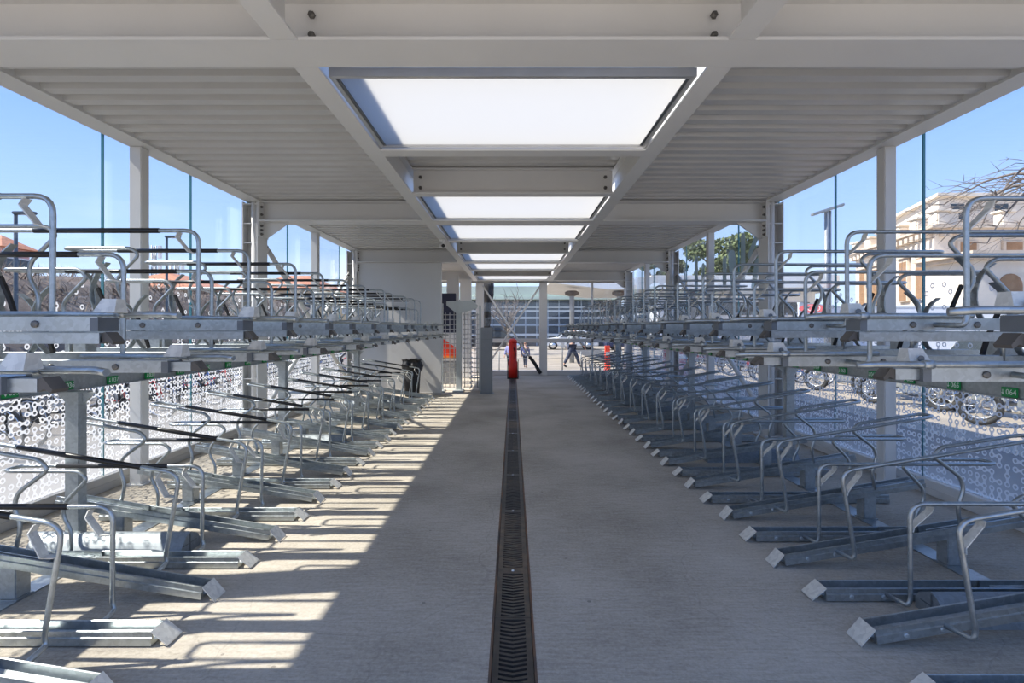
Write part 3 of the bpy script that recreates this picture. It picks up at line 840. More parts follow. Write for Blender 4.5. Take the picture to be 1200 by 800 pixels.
# camera dome under beam
t = thing('security_camera', 'small grey security camera hanging under the long roof beam by the partition wall', 'camera', (-1.2, 9.05, ZB))
b = BM(); lathe(b, [(.05, 0), (.05, -.03), (.02, -.035), (.02, -.07)], 14); obj('mount', b, M['white'], t)
b = BM(); tube(b, [(-.03, .06, -.10), (.02, -.1, -.12)], .04, 12); cb = obj('body', b, M['white'], t)
b = BM(); tube(b, [(.02, -.1, -.12), (.023, -.112, -.1225)], .03, 12); obj('lens', b, M['rubber'], cb)

# ------------------------------------------------------------------ outside: bicycles, motorbikes, cars
def wheel_bm(r, tyre, spokes, sw=.003, hub=.03, rimw=.02):
    t_ = BM(); n = 28
    tube(t_, [(r * math.cos(2 * math.pi * i / n), 0, r * math.sin(2 * math.pi * i / n)) for i in range(n + 1)], tyre, 8, 0, False)
    s_ = BM(); rr = r - tyre - rimw * .5
    tube(s_, [(rr * math.cos(2 * math.pi * i / n), 0, rr * math.sin(2 * math.pi * i / n)) for i in range(n + 1)], rimw * .6, 6, 0, False)
    for i in range(spokes):
        a = 2 * math.pi * i / spokes; tube(s_, [(0, (-1) ** i * hub * .8, 0), (rr * math.cos(a), 0, rr * math.sin(a))], sw, 4)
    tube(s_, [(0, -hub * 1.6, 0), (0, hub * 1.6, 0)], hub, 8)
    return t_, s_
def add_wheel(root, x, z, r, tyre, spokes, sw, hub, rim, rimw=.02):
    a, c = wheel_bm(r, tyre, spokes, sw, hub, rimw)
    w = obj('wheel', a, M['rubber'], root); w.location = (x, 0, z)
    obj('rim', c, rim, w)
def make_bicycle(col):
    t = thing('bicycle', 'x', 'bicycle')
    add_wheel(t, -.52, .335, .32, .02, 14, .002, .02, M['chrome']); add_wheel(t, .54, .335, .32, .02, 14, .002, .02, M['chrome'])
    b = BM(); r = .016
    bbk, st, hd, hb = (-.08, 0, .28), (-.22, 0, .74), (.40, 0, .80), (.43, 0, .66)
    for p, q in ((bbk, st), (bbk, hb), (st, hd), (hd, hb)): tube(b, [p, q], r, 8)
    for s in (-1, 1):
        tube(b, [bbk, (-.52, s * .055, .335)], .010, 6); tube(b, [st, (-.52, s * .055, .335)], .009, 6); tube(b, [hb, (.46, s * .05, .58), (.54, s * .055, .335)], .012, 6, .03)
    obj('frame', b, col, t)
    b = BM(); tube(b, [st, (-.25, 0, .90)], .013, 6); obj('seat_post', b, M['chrome'], t)
    b = BM(); tube(b, [(-.37, 0, .93), (-.30, 0, .94), (-.15, 0, .925), (-.08, 0, .91)], [.055, .075, .035, .018], 8); obj('saddle', b, M['rubber'], t)
    b = BM(); tube(b, [hd, (.38, 0, .95)], .014, 6); tube(b, [(.24, .29, .99), (.36, .25, 1.0), (.40, 0, .96), (.36, -.25, 1.0), (.24, -.29, .99)], .012, 6, .08); obj('handlebar', b, M['rubber'], t)
    b = BM(); lathe(b, [(.09, -.004), (.09, .004)], 16, Matrix.Translation((-.08, -.05, .28)) @ Matrix.Rotation(math.pi / 2, 4, 'X')); tube(b, [(-.08, -.06, .28), (.02, -.06, .15), (.02, -.14, .15)], .01, 6); tube(b, [(-.08, .06, .28), (-.18, .06, .41), (-.18, .14, .41)], .01, 6); obj('crankset', b, M['b_black'], t)
    return t
bp = {}
seq = [('b_black', 'black'), ('b_blue', 'blue'), ('b_silver', 'silver'), ('b_red', 'red'), ('b_navy', 'navy')]
bc = {}
def put_bike(x, y, rz, ci, where):
    key, word = seq[ci]
    n = bc[(word, where)] = bc.get((word, where), -1) + 1
    lab = f'{word} bicycle parked {where}, {ordn(n)} {word} one from the camera'
    if key not in bp:
        bp[key] = make_bicycle(M[key]); o = bp[key]; o.location = (x, y, -.03); o.rotation_euler = (0, 0, rz); o['label'] = lab; o['group'] = 'bicycles parked outside'
    else: dup(bp[key], (x, y, -.03), rz, lab, 'bicycles parked outside')
for i in range(22):
    y = 4.6 + i * .78; put_bike(-6.75 + R.uniform(-.2, .2), y, R.uniform(-.12, .04), R.choice((0, 0, 1, 2, 4, 3)), 'outside the left glass wall')
for i in range(18):
    y = 6.6 + i * .78; put_bike(-9.0 + R.uniform(-.12, .12), y, math.pi + R.uniform(-.06, .06), R.choice((0, 1, 1, 4, 3, 2)), 'before the earth bank')
for i in range(14):
    y = 13.4 + i * .78; put_bike(7.9 + R.uniform(-.2, .2), y + 1.0, math.pi + R.uniform(-.06, .06), R.choice((0, 1, 2, 4, 3)), 'outside the right glass wall')

def make_motorbike(col):
    t = thing('motorcycle', 'x', 'motorcycle')
    add_wheel(t, -.68, .31, .262, .048, 10, .012, .05, M['chrome'], .035); add_wheel(t, .72, .31, .262, .045, 10, .012, .05, M['chrome'], .035)
    b = BM(); tube(b, [(-.95, 0, .80), (-.55, 0, .74), (-.1, 0, .70), (.12, 0, .80), (.38, 0, .86), (.52, 0, .80)], [.07, .12, .12, .16, .15, .06], 12); obj('tank_and_tail', b, col, t)
    b = BM(); tube(b, [(-.75, 0, .83), (-.45, 0, .835), (-.08, 0, .80)], [.08, .13, .07], 10); obj('seat', b, M['rubber'], t)
    b = BM(); bbox(b, -.28, .26, -.13, .13, .25, .60, .05); tube(b, [(.25, -.1, .3), (-.2, -.17, .24), (-.9, -.19, .34)], .045, 8, .1); obj('engine', b, M['grey'], t)
    b = BM()
    for s in (-1, 1): tube(b, [(.44, s * .09, .95), (.72, s * .09, .31)], .026, 8); tube(b, [(-.1, s * .1, .36), (-.68, s * .1, .31)], .025, 6)
    obj('fork', b, M['chrome'], t)
    b = BM(); tube(b, [(.22, .36, 1.0), (.36, .3, 1.04), (.44, 0, .98), (.36, -.3, 1.04), (.22, -.36, 1.0)], .015, 6, .08); obj('handlebar', b, M['rubber'], t)
    b = BM(); tube(b, [(.46, 0, .86), (.60, 0, .86), (.63, 0, .86)], [.07, .10, .085], 12); obj('headlamp', b, M['chrome'], t)
    b = BM(); strip(b, [(.72 + .36 * math.cos(a), 0, .31 + .36 * math.sin(a)) for a in [math.radians(30 + 20 * i) for i in range(6)]], .12, .01); obj('mudguard', b, col, t)
    return t
for i, (x, y, rz, key, word) in enumerate(((8.0, 8.0, math.radians(128), 'b_blue', 'blue'), (8.5, 9.4, math.radians(125), 'b_black', 'black'), (8.0, 10.5, math.radians(130), 'b_silver', 'silver'), (8.5, 11.6, math.radians(122), 'b_navy', 'navy'), (8.1, 12.8, math.radians(128), 'b_red', 'red'))):
    o = make_motorbike(M[key]); o.location = (x, y, -.03); o.rotation_euler = (0, 0, rz)
    o['label'] = f'{word} motorcycle with silver spoked wheels parked outside the right glass wall'; o['group'] = 'motorcycles parked outside'

def make_car(col, name, label, loc, rz):
    t = thing(name, label, 'car', loc, rz, 'cars in the street')
    b = BM()
    prism(b, [(-2.0, .25), (2.0, .25), (2.05, .55), (1.9, .75), (.95, .88), (.35, 1.38), (-.95, 1.42), (-1.65, 1.0), (-2.02, .92)], 'y', -.82, .82)
    bmesh.ops.bevel(b, geom=b.edges[:], offset=.05, segments=2, affect='EDGES'); obj('body', b, col, t)
    for s in (-1, 1):
        b = BM(); prism(b, [(.78, .92), (.32, 1.30), (-.9, 1.34), (-1.45, .98)], 'y', *sorted((s * .823, s * .83))); obj('side_window', b, M['win'], t)
    b = BM(); M4 = Matrix(); v = [b.verts.new(p) for p in ((.95, -.7, .90), (.95, .7, .90), (.40, .62, 1.36), (.40, -.62, 1.36))]; w = [b.verts.new((p.co.x + .012, p.co.y, p.co.z + .012)) for p in v]
    b.faces.new(v); b.faces.new(w[::-1])
    for i in range(4): b.faces.new((v[i], w[i], w[(i + 1) % 4], v[(i + 1) % 4]))
    obj('windscreen', b, M['win'], t)
    for x in (-1.25, 1.3):
        for s in (-1, 1):
            b = BM(); lathe(b, [(.2, -.1), (.31, -.09), (.31, .09), (.2, .1)], 20, Matrix.Translation((x, s * .76, .31)) @ Matrix.Rotation(math.pi / 2, 4, 'X')); w = obj('wheel', b, M['rubber'], t)
            b = BM(); lathe(b, [(.19, .0), (.19, .012), (.05, .02)], 14, Matrix.Translation((x, s * .86, .31)) @ Matrix.Rotation(-s * math.pi / 2, 4, 'X')); obj('hubcap', b, M['chrome'], w)
    return t
make_car(M['b_silver'], 'car', 'silver car parked in the street behind the motorcycles', (11.6, 12.4, -.03), math.radians(85))
make_car(M['b_black'], 'car', 'black car in the far street straight behind the red fire post', (-1.0, 38, -.03), 0)
make_car(M['b_white'], 'car', 'white car in the far street just past the red fire post', (4.2, 39, -.03), math.pi)
make_car(M['b_navy'], 'car', 'dark blue car in the far street behind the striding person', (8.6, 38, -.03), 0)

# ------------------------------------------------------------------ outside: people
def person(name, label, loc, rz, H, J, jacket, trousers, hair):
    """J: joint dict of the standing figure (fractions of H), x forward, y to the left"""
    t = thing(name, label, 'person', loc, rz)
    def skin(nm, verts, edges, rad, m, root=0, lvl=1):
        me = D.meshes.new(nm); me.from_pydata([Vector(v) * H for v in verts], edges, []); me.materials.append(m)
        o = D.objects.new(nm, me); COL.objects.link(o); o.parent = t
        md = o.modifiers.new('skin', 'SKIN'); md.use_smooth_shade = True
        for i, r in enumerate(rad):
            sv = me.skin_vertices[0].data[i]; rr = r if isinstance(r, tuple) else (r, r); sv.radius = (rr[0] * H, rr[1] * H); sv.use_root = (i == root)
        sd = o.modifiers.new('sub', 'SUBSURF'); sd.levels = lvl; sd.render_levels = lvl
        return o
    V = [J['pel'], J['waist'], J['chest'], J['neck'], J['head0'], J['head'], J['crown']]
    Rr = [(.085, .07), (.072, .06), (.092, .065), (.033, .033), (.042, .048), (.056, .062), (.040, .045)]
    E = [(0, 1), (1, 2), (2, 3), (3, 4), (4, 5), (5, 6)]
    def chain(start, pts, rad):
        p = start
        for q, r in zip(pts, rad): V.append(q); Rr.append(r); E.append((p, len(V) - 1)); p = len(V) - 1
        return p
    for s, L in ((1, 'l'), (-1, 'r')):
        chain(0, [J['hip' + L], J['knee' + L], J['ankle' + L], J['toe' + L]], [.058, .036, .022, .018])
        h = chain(2, [J['sh' + L], J['el' + L], J['wr' + L]], [.038, .026, .017])
        wr, el = Vector(J['wr' + L]), Vector(J['el' + L]); d = (wr - el).normalized(); sd = d.cross(Vector((1, 0, 0)) if abs(d.x) < .9 else Vector((0, 0, 1))).normalized(); cr = d.cross(sd)
        h = chain(h, [tuple(wr + d * .03)], [.018])
        for k_, (off, ln) in enumerate(((-.018, .040), (-.006, .046), (.006, .043), (.017, .034))):
            q = wr + d * .045 + sd * off; chain(h, [tuple(q), tuple(q + d * ln * .6 + cr * .004), tuple(q + d * ln + cr * .012)], [.0065, .006, .005])
        q = wr + d * .02 - sd * .022; chain(h, [tuple(q), tuple(q + d * .025 - sd * .008)], [.007, .006])
    body = skin('body', V, E, Rr, M['skin'])
    jv = [J['pel'], J['waist'], J['chest'], J['neck']]; jr = [(.10, .085), (.092, .08), (.108, .082), (.05, .05)]; je = [(0, 1), (1, 2), (2, 3)]
    for L in 'lr':
        n = len(jv); jv += [J['sh' + L], J['el' + L], tuple(Vector(J['el' + L]).lerp(Vector(J['wr' + L]), .9))]; jr += [.05, .042, .03]; je += [(2, n), (n, n + 1), (n + 1, n + 2)]
    skin('jacket', jv, je, jr, jacket)
    tv = [J['pel']]; tr = [(.092, .078)]; te = []
    for L in 'lr':
        n = len(tv); tv += [J['hip' + L], J['knee' + L], tuple(Vector(J['knee' + L]).lerp(Vector(J['ankle' + L]), .92))]; tr += [.066, .046, .034]; te += [(0, n), (n, n + 1), (n + 1, n + 2)]
    skin('trousers', tv, te, tr, trousers)
    for L in 'lr': skin('shoe', [J['ankle' + L], tuple(Vector(J['ankle' + L]).lerp(Vector(J['toe' + L]), .5) + Vector((0, 0, -.012))), J['toe' + L]], [(0, 1), (1, 2)], [.028, .026, .024], M['shoe'])
    c, hd = Vector(J['crown']), Vector(J['head'])
    skin('hair', [tuple(hd + Vector((-.03, 0, -.02))), tuple(hd + Vector((-.018, 0, .03))), tuple(c + Vector((0, 0, .0)))], [(0, 1), (1, 2)], [.05, .058, .048], hair)
    for s in (-1, 1):
        b = BM(); lathe(b, [(.002, -.006), (.008, -.004), (.008, .004), (.002, .006)], 8, Matrix.Translation((hd + Vector((.052, s * .022, .008))) * H) @ Matrix.Scale(H, 4)); obj('eye', b, M['shoe'], body)
    b = BM(); tube(b, [(hd + Vector((.055, 0, .005))) * H, (hd + Vector((.068, 0, -.018))) * H, (hd + Vector((.056, 0, -.022))) * H], .009 * H, 6); obj('nose', b, M['skin'], body)
    b = BM(); tube(b, [(hd + Vector((.052, -.016, -.038))) * H, (hd + Vector((.058, 0, -.039))) * H, (hd + Vector((.052, .016, -.038))) * H], .004 * H, 6); obj('mouth', b, M['redorange'], body)
    return t
def joints_(stride=.06, lean=0, arm=.05):
    J = dict(pel=(0, 0, .52), waist=(.0 + lean * .3, 0, .60), chest=(lean * .7, 0, .73), neck=(lean, 0, .83), head0=(lean + .01, 0, .87), head=(lean + .015, 0, .925), crown=(lean + .012, 0, .965))
    for s, L in ((1, 'l'), (-1, 'r')):
        f = stride * s
        J['hip' + L] = (0, s * .05, .49); J['knee' + L] = (f * .55 + .02, s * .052, .275)
        J['ankle' + L] = (f, s * .05, .05 + (.03 if f < -.1 else 0)); J['toe' + L] = (f + .075, s * .055, .024 + (0 if f < -.1 else 0))
        J['sh' + L] = (lean * .85, s * .115, .80); J['el' + L] = (lean * .7 - f * .5, s * .15, .63); J['wr' + L] = (lean * .7 - f * .8 + arm, s * .145, .49)
    return J
pA = pt(615.5, 0, 21); person('person', 'small auburn-haired person in a blue padded jacket outside, beside the red fire post', (pA.x, 21, -.03), math.radians(70), 1.02, joints_(.05), M['blue'], M['denim'], M['hair'])
pB = pt(597, 0, 20.4); person('person', 'person in a lilac jacket outside, mostly hidden behind the red fire post', (pB.x, 20.4, -.03), math.radians(-120), 1.05, joints_(.06), M['lilac'], M['denim'], M['hairdark'])
pC = pt(670, 0, 21); person('person', 'person in a grey jacket and dark jeans striding past outside the end glazing', (pC.x, 21, -.03), math.radians(8), 1.72, joints_(.2, .06), M['greyc'], M['denim'], M['hairdark'])

# ------------------------------------------------------------------ outside: far end
t = thing('railing', 'low steel wire railing across the pavement beyond the end glazing', 'railing', (0, 19.4, -.03))
b = BM()
for z in (.45, .66): tube(b, [(-3.5, 0, z), (5.5, 0, z)], .012, 6)
obj('rail', b, M['grey'], t)
for i in range(7):
    b = BM(); tube(b, [(-3.5 + 1.5 * i, 0, 0), (-3.5 + 1.5 * i, 0, .72)], .02, 6); obj('post', b, M['grey'], t)
t = thing('signpost', 'thin signpost with a small white plate outside the end glazing', 'sign', (1.78, 19.0, -.03))
b = BM(); tube(b, [(0, 0, 0), (0, 0, 1.08)], .018, 8); obj('pole', b, M['grey'], t)
b = BM(); bbox(b, -.07, .07, -.035, -.02, .86, 1.12, .004); obj('plate', b, M['b_white'], t)
# ivy-clad trunk
t = thing('tree_trunk', 'dark rough pollarded tree trunk outside, above the grey pillar', 'tree', (-.93, 18.6, -.03))
b = BM(); P = [(0, 0, 0), (.02, 0, .7), (-.03, .02, 1.4), (-.05, 0, 1.9), (.0, 0, 2.3), (.05, .02, 2.7), (.02, 0, 3.3)]
tube(b, P, [.13, .11, .12, .22, .13, .20, .24], 14)
for v in b.verts: v.co += Vector((R.uniform(-.03, .03), R.uniform(-.03, .03), R.uniform(-.03, .03)))
obj('trunk', b, M['ivy'], t, True)
for i in range(5):
    b = BM(); a = i * 1.3; tube(b, [(.02, 0, 3.2), (.1 * math.cos(a), .1 * math.sin(a), 3.5), (.3 * math.cos(a), .3 * math.sin(a), 3.9)], [.08, .06, .04], 7); obj('branch', b, M['ivy'], t, True)
def small_bare_tree(x, y, h, lab, seed):
    RS = random.Random(seed); t = thing('bare_tree', lab, 'tree', (x, y, -.03))
    b = BM(); tube(b, [(0, 0, 0), (.04, 0, h * .25), (0, .03, h * .45)], [.10, .085, .07], 8); obj('trunk', b, M['bark'], t, True)
    b = BM()
    for i in range(26):
        a = RS.uniform(0, 6.28); l = h * RS.uniform(.3, .55); z0 = h * RS.uniform(.3, .46); sp_ = RS.uniform(.3, .95)
        P = [Vector((math.cos(a) * sp_ * l * f, math.sin(a) * sp_ * l * f, z0 + l * (1.1 - sp_ * .5) * f)) for f in (0, .35, .7, 1)]
        tube(b, P, [.04, .03, .02, .01], 5)
        for _ in range(6):
            p = P[RS.randint(1, 3)]; q = p + Vector((RS.uniform(-.6, .6), RS.uniform(-.6, .6), RS.uniform(.0, .7))); tube(b, [p, (p + q) / 2 + Vector((0, 0, .06)), q], [.014, .01, .005], 4)
    obj('branches', b, M['bark'], t, True)['kind'] = 'stuff'
small_bare_tree(-.3, 31, 4.2, 'small leafless tree in front of the dark office building, above the red fire post', 21)
small_bare_tree(6.4, 33, 3.9, 'small leafless tree in front of the dark office building, past the white end post', 22)
# modern building behind the plaza
t = thing('office_building', 'dark glass building with pale floor bands across the far street', 'building', (0, 46, -.03))
b = BM(); box(b, -9, 9.2, 0, 10, 0, 4.0); obj('wall', b, M['fglass'], t)
b = BM(); box(b, -10, 9.6, -1.2, 11, 4.0, 4.25); box(b, -9.9, 9.5, -1.1, 11, 4.25, 5.1); obj('roof', b, M['copper'], t)
for z in (.9, 1.75, 2.35, 2.95, 3.3):
    b = BM(); box(b, -9, 9.2, -.08, -.0, z, z + (.18 if z < 3 else .12)); obj('floor_band', b, M['band'] if z != 1.75 else M['bluegrey'], t)
for i in range(19):
    b = BM(); x = -8.6 + i * .97; box(b, x - .05, x + .05, -.06, 0, 0, 4.0); obj('mullion', b, M['bluegrey'], t)
# white canopy on posts
t = thing('white_canopy', 'white flat station canopy on capped posts beyond the right end of the shelter', 'canopy', (0, 0, -.03))
b = BM(); prism(b, [(1.6, 3.55), (4.2, 3.25), (14, 3.35), (14, 3.9), (4.2, 3.75), (1.6, 3.68)], 'y', 23.0, 30); obj('roof', b, M['roofw'], t)
for x in (2.68, 4.82, 8.2):
    b = BM(); lathe(b, [(.11, 0), (.11, 3.08), (.12, 3.1)], 14, Matrix.Translation((x, 24, 0))); p = obj('post', b, M['polel'], t)
    b = BM(); lathe(b, [(.14, 3.02), (.32, 3.10), (.32, 3.2), (.2, 3.26)], 14, Matrix.Translation((x, 24, 0))); obj('cap', b, M['bark'], p)
t = thing('station_building', 'long low white building with dark window strip behind the pine trees', 'building', (0, 0, -.03))
b = BM(); box(b, 11.5, 24, 42, 50, 0, 4.4); obj('wall', b, M['hoard'], t)
b = BM(); box(b, 10.6, 25, 40.5, 51, 4.4, 5.6); obj('roof', b, M['roofw'], t)
b = BM(); box(b, 12, 23.5, 41.9, 42, 2.6, 3.6); obj('window', b, M['win'], t)
# barriers
for x, y, m, w, lab in ((3.32, 18.6, 'redorange', .08, 'narrow orange-red traffic barrier outside behind the rack row end'), (5.15, 16.6, 'b_red', .42, 'wide red plastic traffic barrier outside the right glass wall')):
    t = thing('traffic_barrier', lab, 'barrier', (x, y, -.03))
    b = BM(); prism(b, [(-.2, 0), (.2, 0), (.2, .12), (.09, .3), (.07, .95), (-.07, .95), (-.09, .3), (-.2, .12)], 'x', -w, w); obj('body', b, M[m], t)
    b = BM(); box(b, -w * .9, w * .9, -.088, -.07, .62, .74); obj('stripe', b, M['b_white'], t)
    for s in (-1, 1):
        b = BM(); box(b, s * w * .7 - .05, s * w * .7 + .05, -.22, .22, 0, .06); obj('foot', b, M['rubber'], t)

# hoarding with sign
def wallstrip(b, p, q, h0, h1, th):
    d = Vector((q[0] - p[0], q[1] - p[1], 0)); n = Vector((-d.y, d.x, 0)).normalized() * th / 2
    prism(b, [(p[0] + n.x, p[1] + n.y), (q[0] + n.x, q[1] + n.y), (q[0] - n.x, q[1] - n.y), (p[0] - n.x, p[1] - n.y)], 'z', h0, h1)
t = thing('hoarding', 'pale blue-grey site hoarding along the far kerb below the cream building', 'hoarding', (0, 0, -.03))
hp = [(11.6, 21.5), (16.2, 26.0), (24.5, 24.5), (40, 24.0)]
for i, (p, q) in enumerate(zip(hp, hp[1:])):
    b = BM(); wallstrip(b, p, q, 0, 2.55, .06); pn = obj('panel', b, M['hoard'], t)
    b = BM(); wallstrip(b, p, q, 2.55, 2.62, .1); obj('rail', b, M['band'], pn)
t = thing('round_sign', 'pinkish-red sign with white letters outside past the right glass wall', 'sign', (10.85, 19.2, -.03), math.radians(-20))
b = BM(); tube(b, [(0, .03, 0), (0, .03, 2.2)], .03, 8); obj('pole', b, M['polel'], t)
b = BM(); prism(b, [(.42 * math.cos(a) , 2.28 + .16 * math.sin(a)) for a in [2 * math.pi * i / 24 for i in range(24)]], 'y', -.03, 0); pl = obj('plate', b, M['pinkred'], t)
me = txt_mesh('OD', .28); me.materials.clear(); me.materials.append(M['lettering']); o = D.objects.new('lettering', me); COL.objects.link(o); o.parent = pl; o.location = (0.06, -.032, 2.28); o.rotation_euler = (math.pi / 2, 0, 0)

# lamp posts
t = thing('street_lamp', 'slim grey street lamp with a flat T-shaped head against the sky', 'street lamp', (11.9, 20.0, -.03))
b = BM(); tube(b, [(-.05, 0, 0), (-.05, 0, 6.0)], .07, 10); tube(b, [(.09, .0, 0), (.09, 0, 6.0)], .05, 10); obj('pole', b, M['polel'], t)
b = BM(); bbox(b, -.62, .62, -.12, .12, 6.0, 6.09, .02, Matrix.Translation((0, 0, 6.03)) @ Matrix.Rotation(math.radians(-18), 4, 'Y') @ Matrix.Translation((0, 0, -6.03))); hd_ = obj('lamp_head', b, M['polel'], t)
b = BM(); bbox(b, -.58, .58, -.09, .09, 5.985, 5.998, .004, Matrix.Translation((0, 0, 6.03)) @ Matrix.Rotation(math.radians(-18), 4, 'Y') @ Matrix.Translation((0, 0, -6.03))); obj('lens', b, M['lampglass'], hd_)
for (x, y, h, lab) in ((-14.0, 14.9, 4.8, 'dark street lamp standing before the pink house'), (-14.0, 21.4, 5.25, 'dark street lamp standing before the long tiled house')):
    t = thing('street_lamp', lab, 'street lamp', (x, y, -.03))
    b = BM(); lathe(b, [(.09, 0), (.06, .4), (.045, h), (.03, h + .03)], 10); obj('pole', b, M['pole'], t)
    b = BM(); bbox(b, -.05, .55, -.09, .09, h - .03, h + .05, .02); hd_ = obj('lamp_head', b, M['pole'], t)
    b = BM(); bbox(b, .2, .5, -.07, .07, h - .042, h - .031, .003); obj('lens', b, M['lampglass'], hd_)

# big cream building
t = thing('stone_building', 'grand cream stone building with heavy cornice and attic storey behind the hoarding', 'building', (0, 0, -.03))
c0, c1, c2, c3 = (23.9, 30), (60, 30), (60, 41.2), (26.7, 41.2)
def ring(b, off, z0, z1):
    prism(b, [(c0[0] - off, c0[1] - off), (c1[0], c1[1] - off), (c2[0], c2[1] + off), (c3[0] - off, c3[1] + off)], 'z', z0, z1)
b = BM(); ring(b, 0, 0, 7.0); obj('wall', b, M['cream'], t)
b = BM(); ring(b, .55, 7.16, 7.34); ring(b, .35, 7.0, 7.16)
for i in range(17):
    f = (i + .5) / 17; x = c0[0] + (c3[0] - c0[0]) * f; y = c0[1] + (c3[1] - c0[1]) * f; box(b, x - .5, x + .1, y - .14, y + .14, 6.72, 7.02)
for i in range(40):
    x = c0[0] + .4 + i * .8; box(b, x - .14, x + .14, c0[1] - .42, c0[1] + .05, 6.72, 7.02)
obj('cornice', b, M['cornice'], t)
b = BM(); ring(b, -1.3, 7.34, 9.3); obj('attic', b, M['cream'], t)
b = BM(); ring(b, -1.0, 9.3, 9.5); obj('attic_cornice', b, M['cream'], t)
for i in range(6):
    f = i / 5; x = c0[0] + (c3[0] - c0[0]) * f; y = c0[1] + (c3[1] - c0[1]) * f
    b = BM(); bbox(b, x - .1, x + .6, y - .35, y + .35, 7.34, 8.1, .06); bbox(b, x - .2, x + .7, y - .45, y + .45, 8.1, 8.25, .04); obj('parapet_pedestal', b, M['cream'], t)
for i in range(7):
    x = c0[0] + 1.0 + i * 3.1; b = BM(); bbox(b, x - .35, x + .35, c0[1] - .1, c0[1] + .5, 7.34, 8.1, .06); bbox(b, x - .45, x + .45, c0[1] - .2, c0[1] + .6, 8.1, 8.25, .04); obj('parapet_pedestal', b, M['cream'], t)
ang = math.atan2(c3[1] - c0[1], c3[0] - c0[0])
for i in range(5):
    f = (i + .6) / 5.4; x = c0[0] + (c3[0] - c0[0]) * f; y = c0[1] + (c3[1] - c0[1]) * f
    Mw = Matrix.Translation((x, y, 0)) @ Matrix.Rotation(ang, 4, 'Z')
    b = BM(); bbox(b, -.62, .62, -.0, .16, 3.2, 5.9, .03, Mw); bbox(b, -.75, .75, 0, .28, 5.9, 6.1, .03, Mw); w = obj('window_surround', b, M['cornice'], t)
    b = BM(); box(b, -.45, .45, .15, .18, 3.3, 5.7, 0, Mw); obj('shutter', b, M['wood'], w)
for i in range(6):
    x = c0[0] + 1.8 + i * 2.6
    b = BM(); bbox(b, x - .62, x + .62, c0[1] - .16, c0[1], 5.35, 6.5, .03); w = obj('window_surround', b, M['cornice'], t)
    b = BM(); box(b, x - .45, x + .45, c0[1] - .18, c0[1] - .15, 5.45, 6.4); obj('shutter', b, M['wood'], w)
    b = BM(); xx = x + .6; box(b, xx - .4, xx + .4, 31.28, 31.31, 8.0, 8.9); obj('attic_window', b, M['win'], t)
b = BM(); box(b, 23.2, 40, 26.6, 30, 0, 5.0); obj('portico', b, M['cream'], t)
b = BM(); box(b, 22.6, 40.5, 26.0, 30, 5.2, 5.4); box(b, 22.9, 40.3, 26.3, 30, 5.0, 5.2); obj('portico_cornice', b, M['cornice'], t)
for i in range(5):
    x = 25 + i * 2.6; b = BM(); n = 10
    prism(b, [(x - .6, 2.0), (x + .6, 2.0), (x + .6, 3.7)] + [(x + .6 * math.cos(math.pi * j / n), 3.7 + .6 * math.sin(math.pi * j / n)) for j in range(1, n)] + [(x - .6, 3.7)], 'y', 26.55, 26.62); obj('arched_window', b, M['wood'], t)

# bare tree on the right
t = thing('bare_tree', 'leafless tree with long arching branches in front of the cream building', 'tree', (14.9, 13.8, -.03))
b = BM(); tube(b, [(0, 0, 0), (.05, 0, 2.4), (-.1, .05, 4.6), (-.15, 0, 5.6)], [.28, .22, .2, .18], 12); obj('trunk', b, M['bark'], t, True)
bb, tw = BM(), BM()
RT = random.Random(5)
for i in range(20):
    a = RT.uniform(0, 2 * math.pi) if i > 12 else RT.uniform(math.radians(120), math.radians(300))
    L = RT.uniform(1.7, 3.3); z0 = RT.uniform(4.6, 5.7); rise = RT.uniform(.3, 1.3); dr = RT.uniform(.6, 2.2)
    ca, sa = math.cos(a), math.sin(a)
    P = []
    for j in range(10):
        f = j / 9; P.append(Vector((-.15 + ca * L * f + RT.uniform(-.05, .05), sa * L * f + RT.uniform(-.05, .05), z0 + rise * math.sin(min(1, f * 1.6) * math.pi / 2) - dr * f ** 2.4)))
    tube(bb, P, [.05 * (1 - .85 * k_ / 9) + .005 for k_ in range(10)], 6)
    for _ in range(9):
        j = RT.randint(3, 9); p = P[j]; a2 = a + RT.uniform(-.9, .9); l2 = RT.uniform(.5, 1.5); up = RT.uniform(-.9, .35)
        q = [p + Vector((math.cos(a2), math.sin(a2), 0)) * l2 * f + Vector((0, 0, up * f * f + .12 * math.sin(f * 3))) for f in (0, .35, .7, 1)]
        tube(tw, q, [.011, .009, .006, .003], 4)
        for _ in range(2):
            p3 = q[RT.randint(1, 3)]; a3 = a2 + RT.uniform(-1, 1); l3 = RT.uniform(.25, .7)
            tube(tw, [p3, p3 + Vector((math.cos(a3) * l3, math.sin(a3) * l3, RT.uniform(-.4, .3)))], [.007, .003], 4)
obj('branch', bb, M['bark'], t, True)
o = obj('twigs', tw, M['bark'], t, True); o['kind'] = 'stuff'

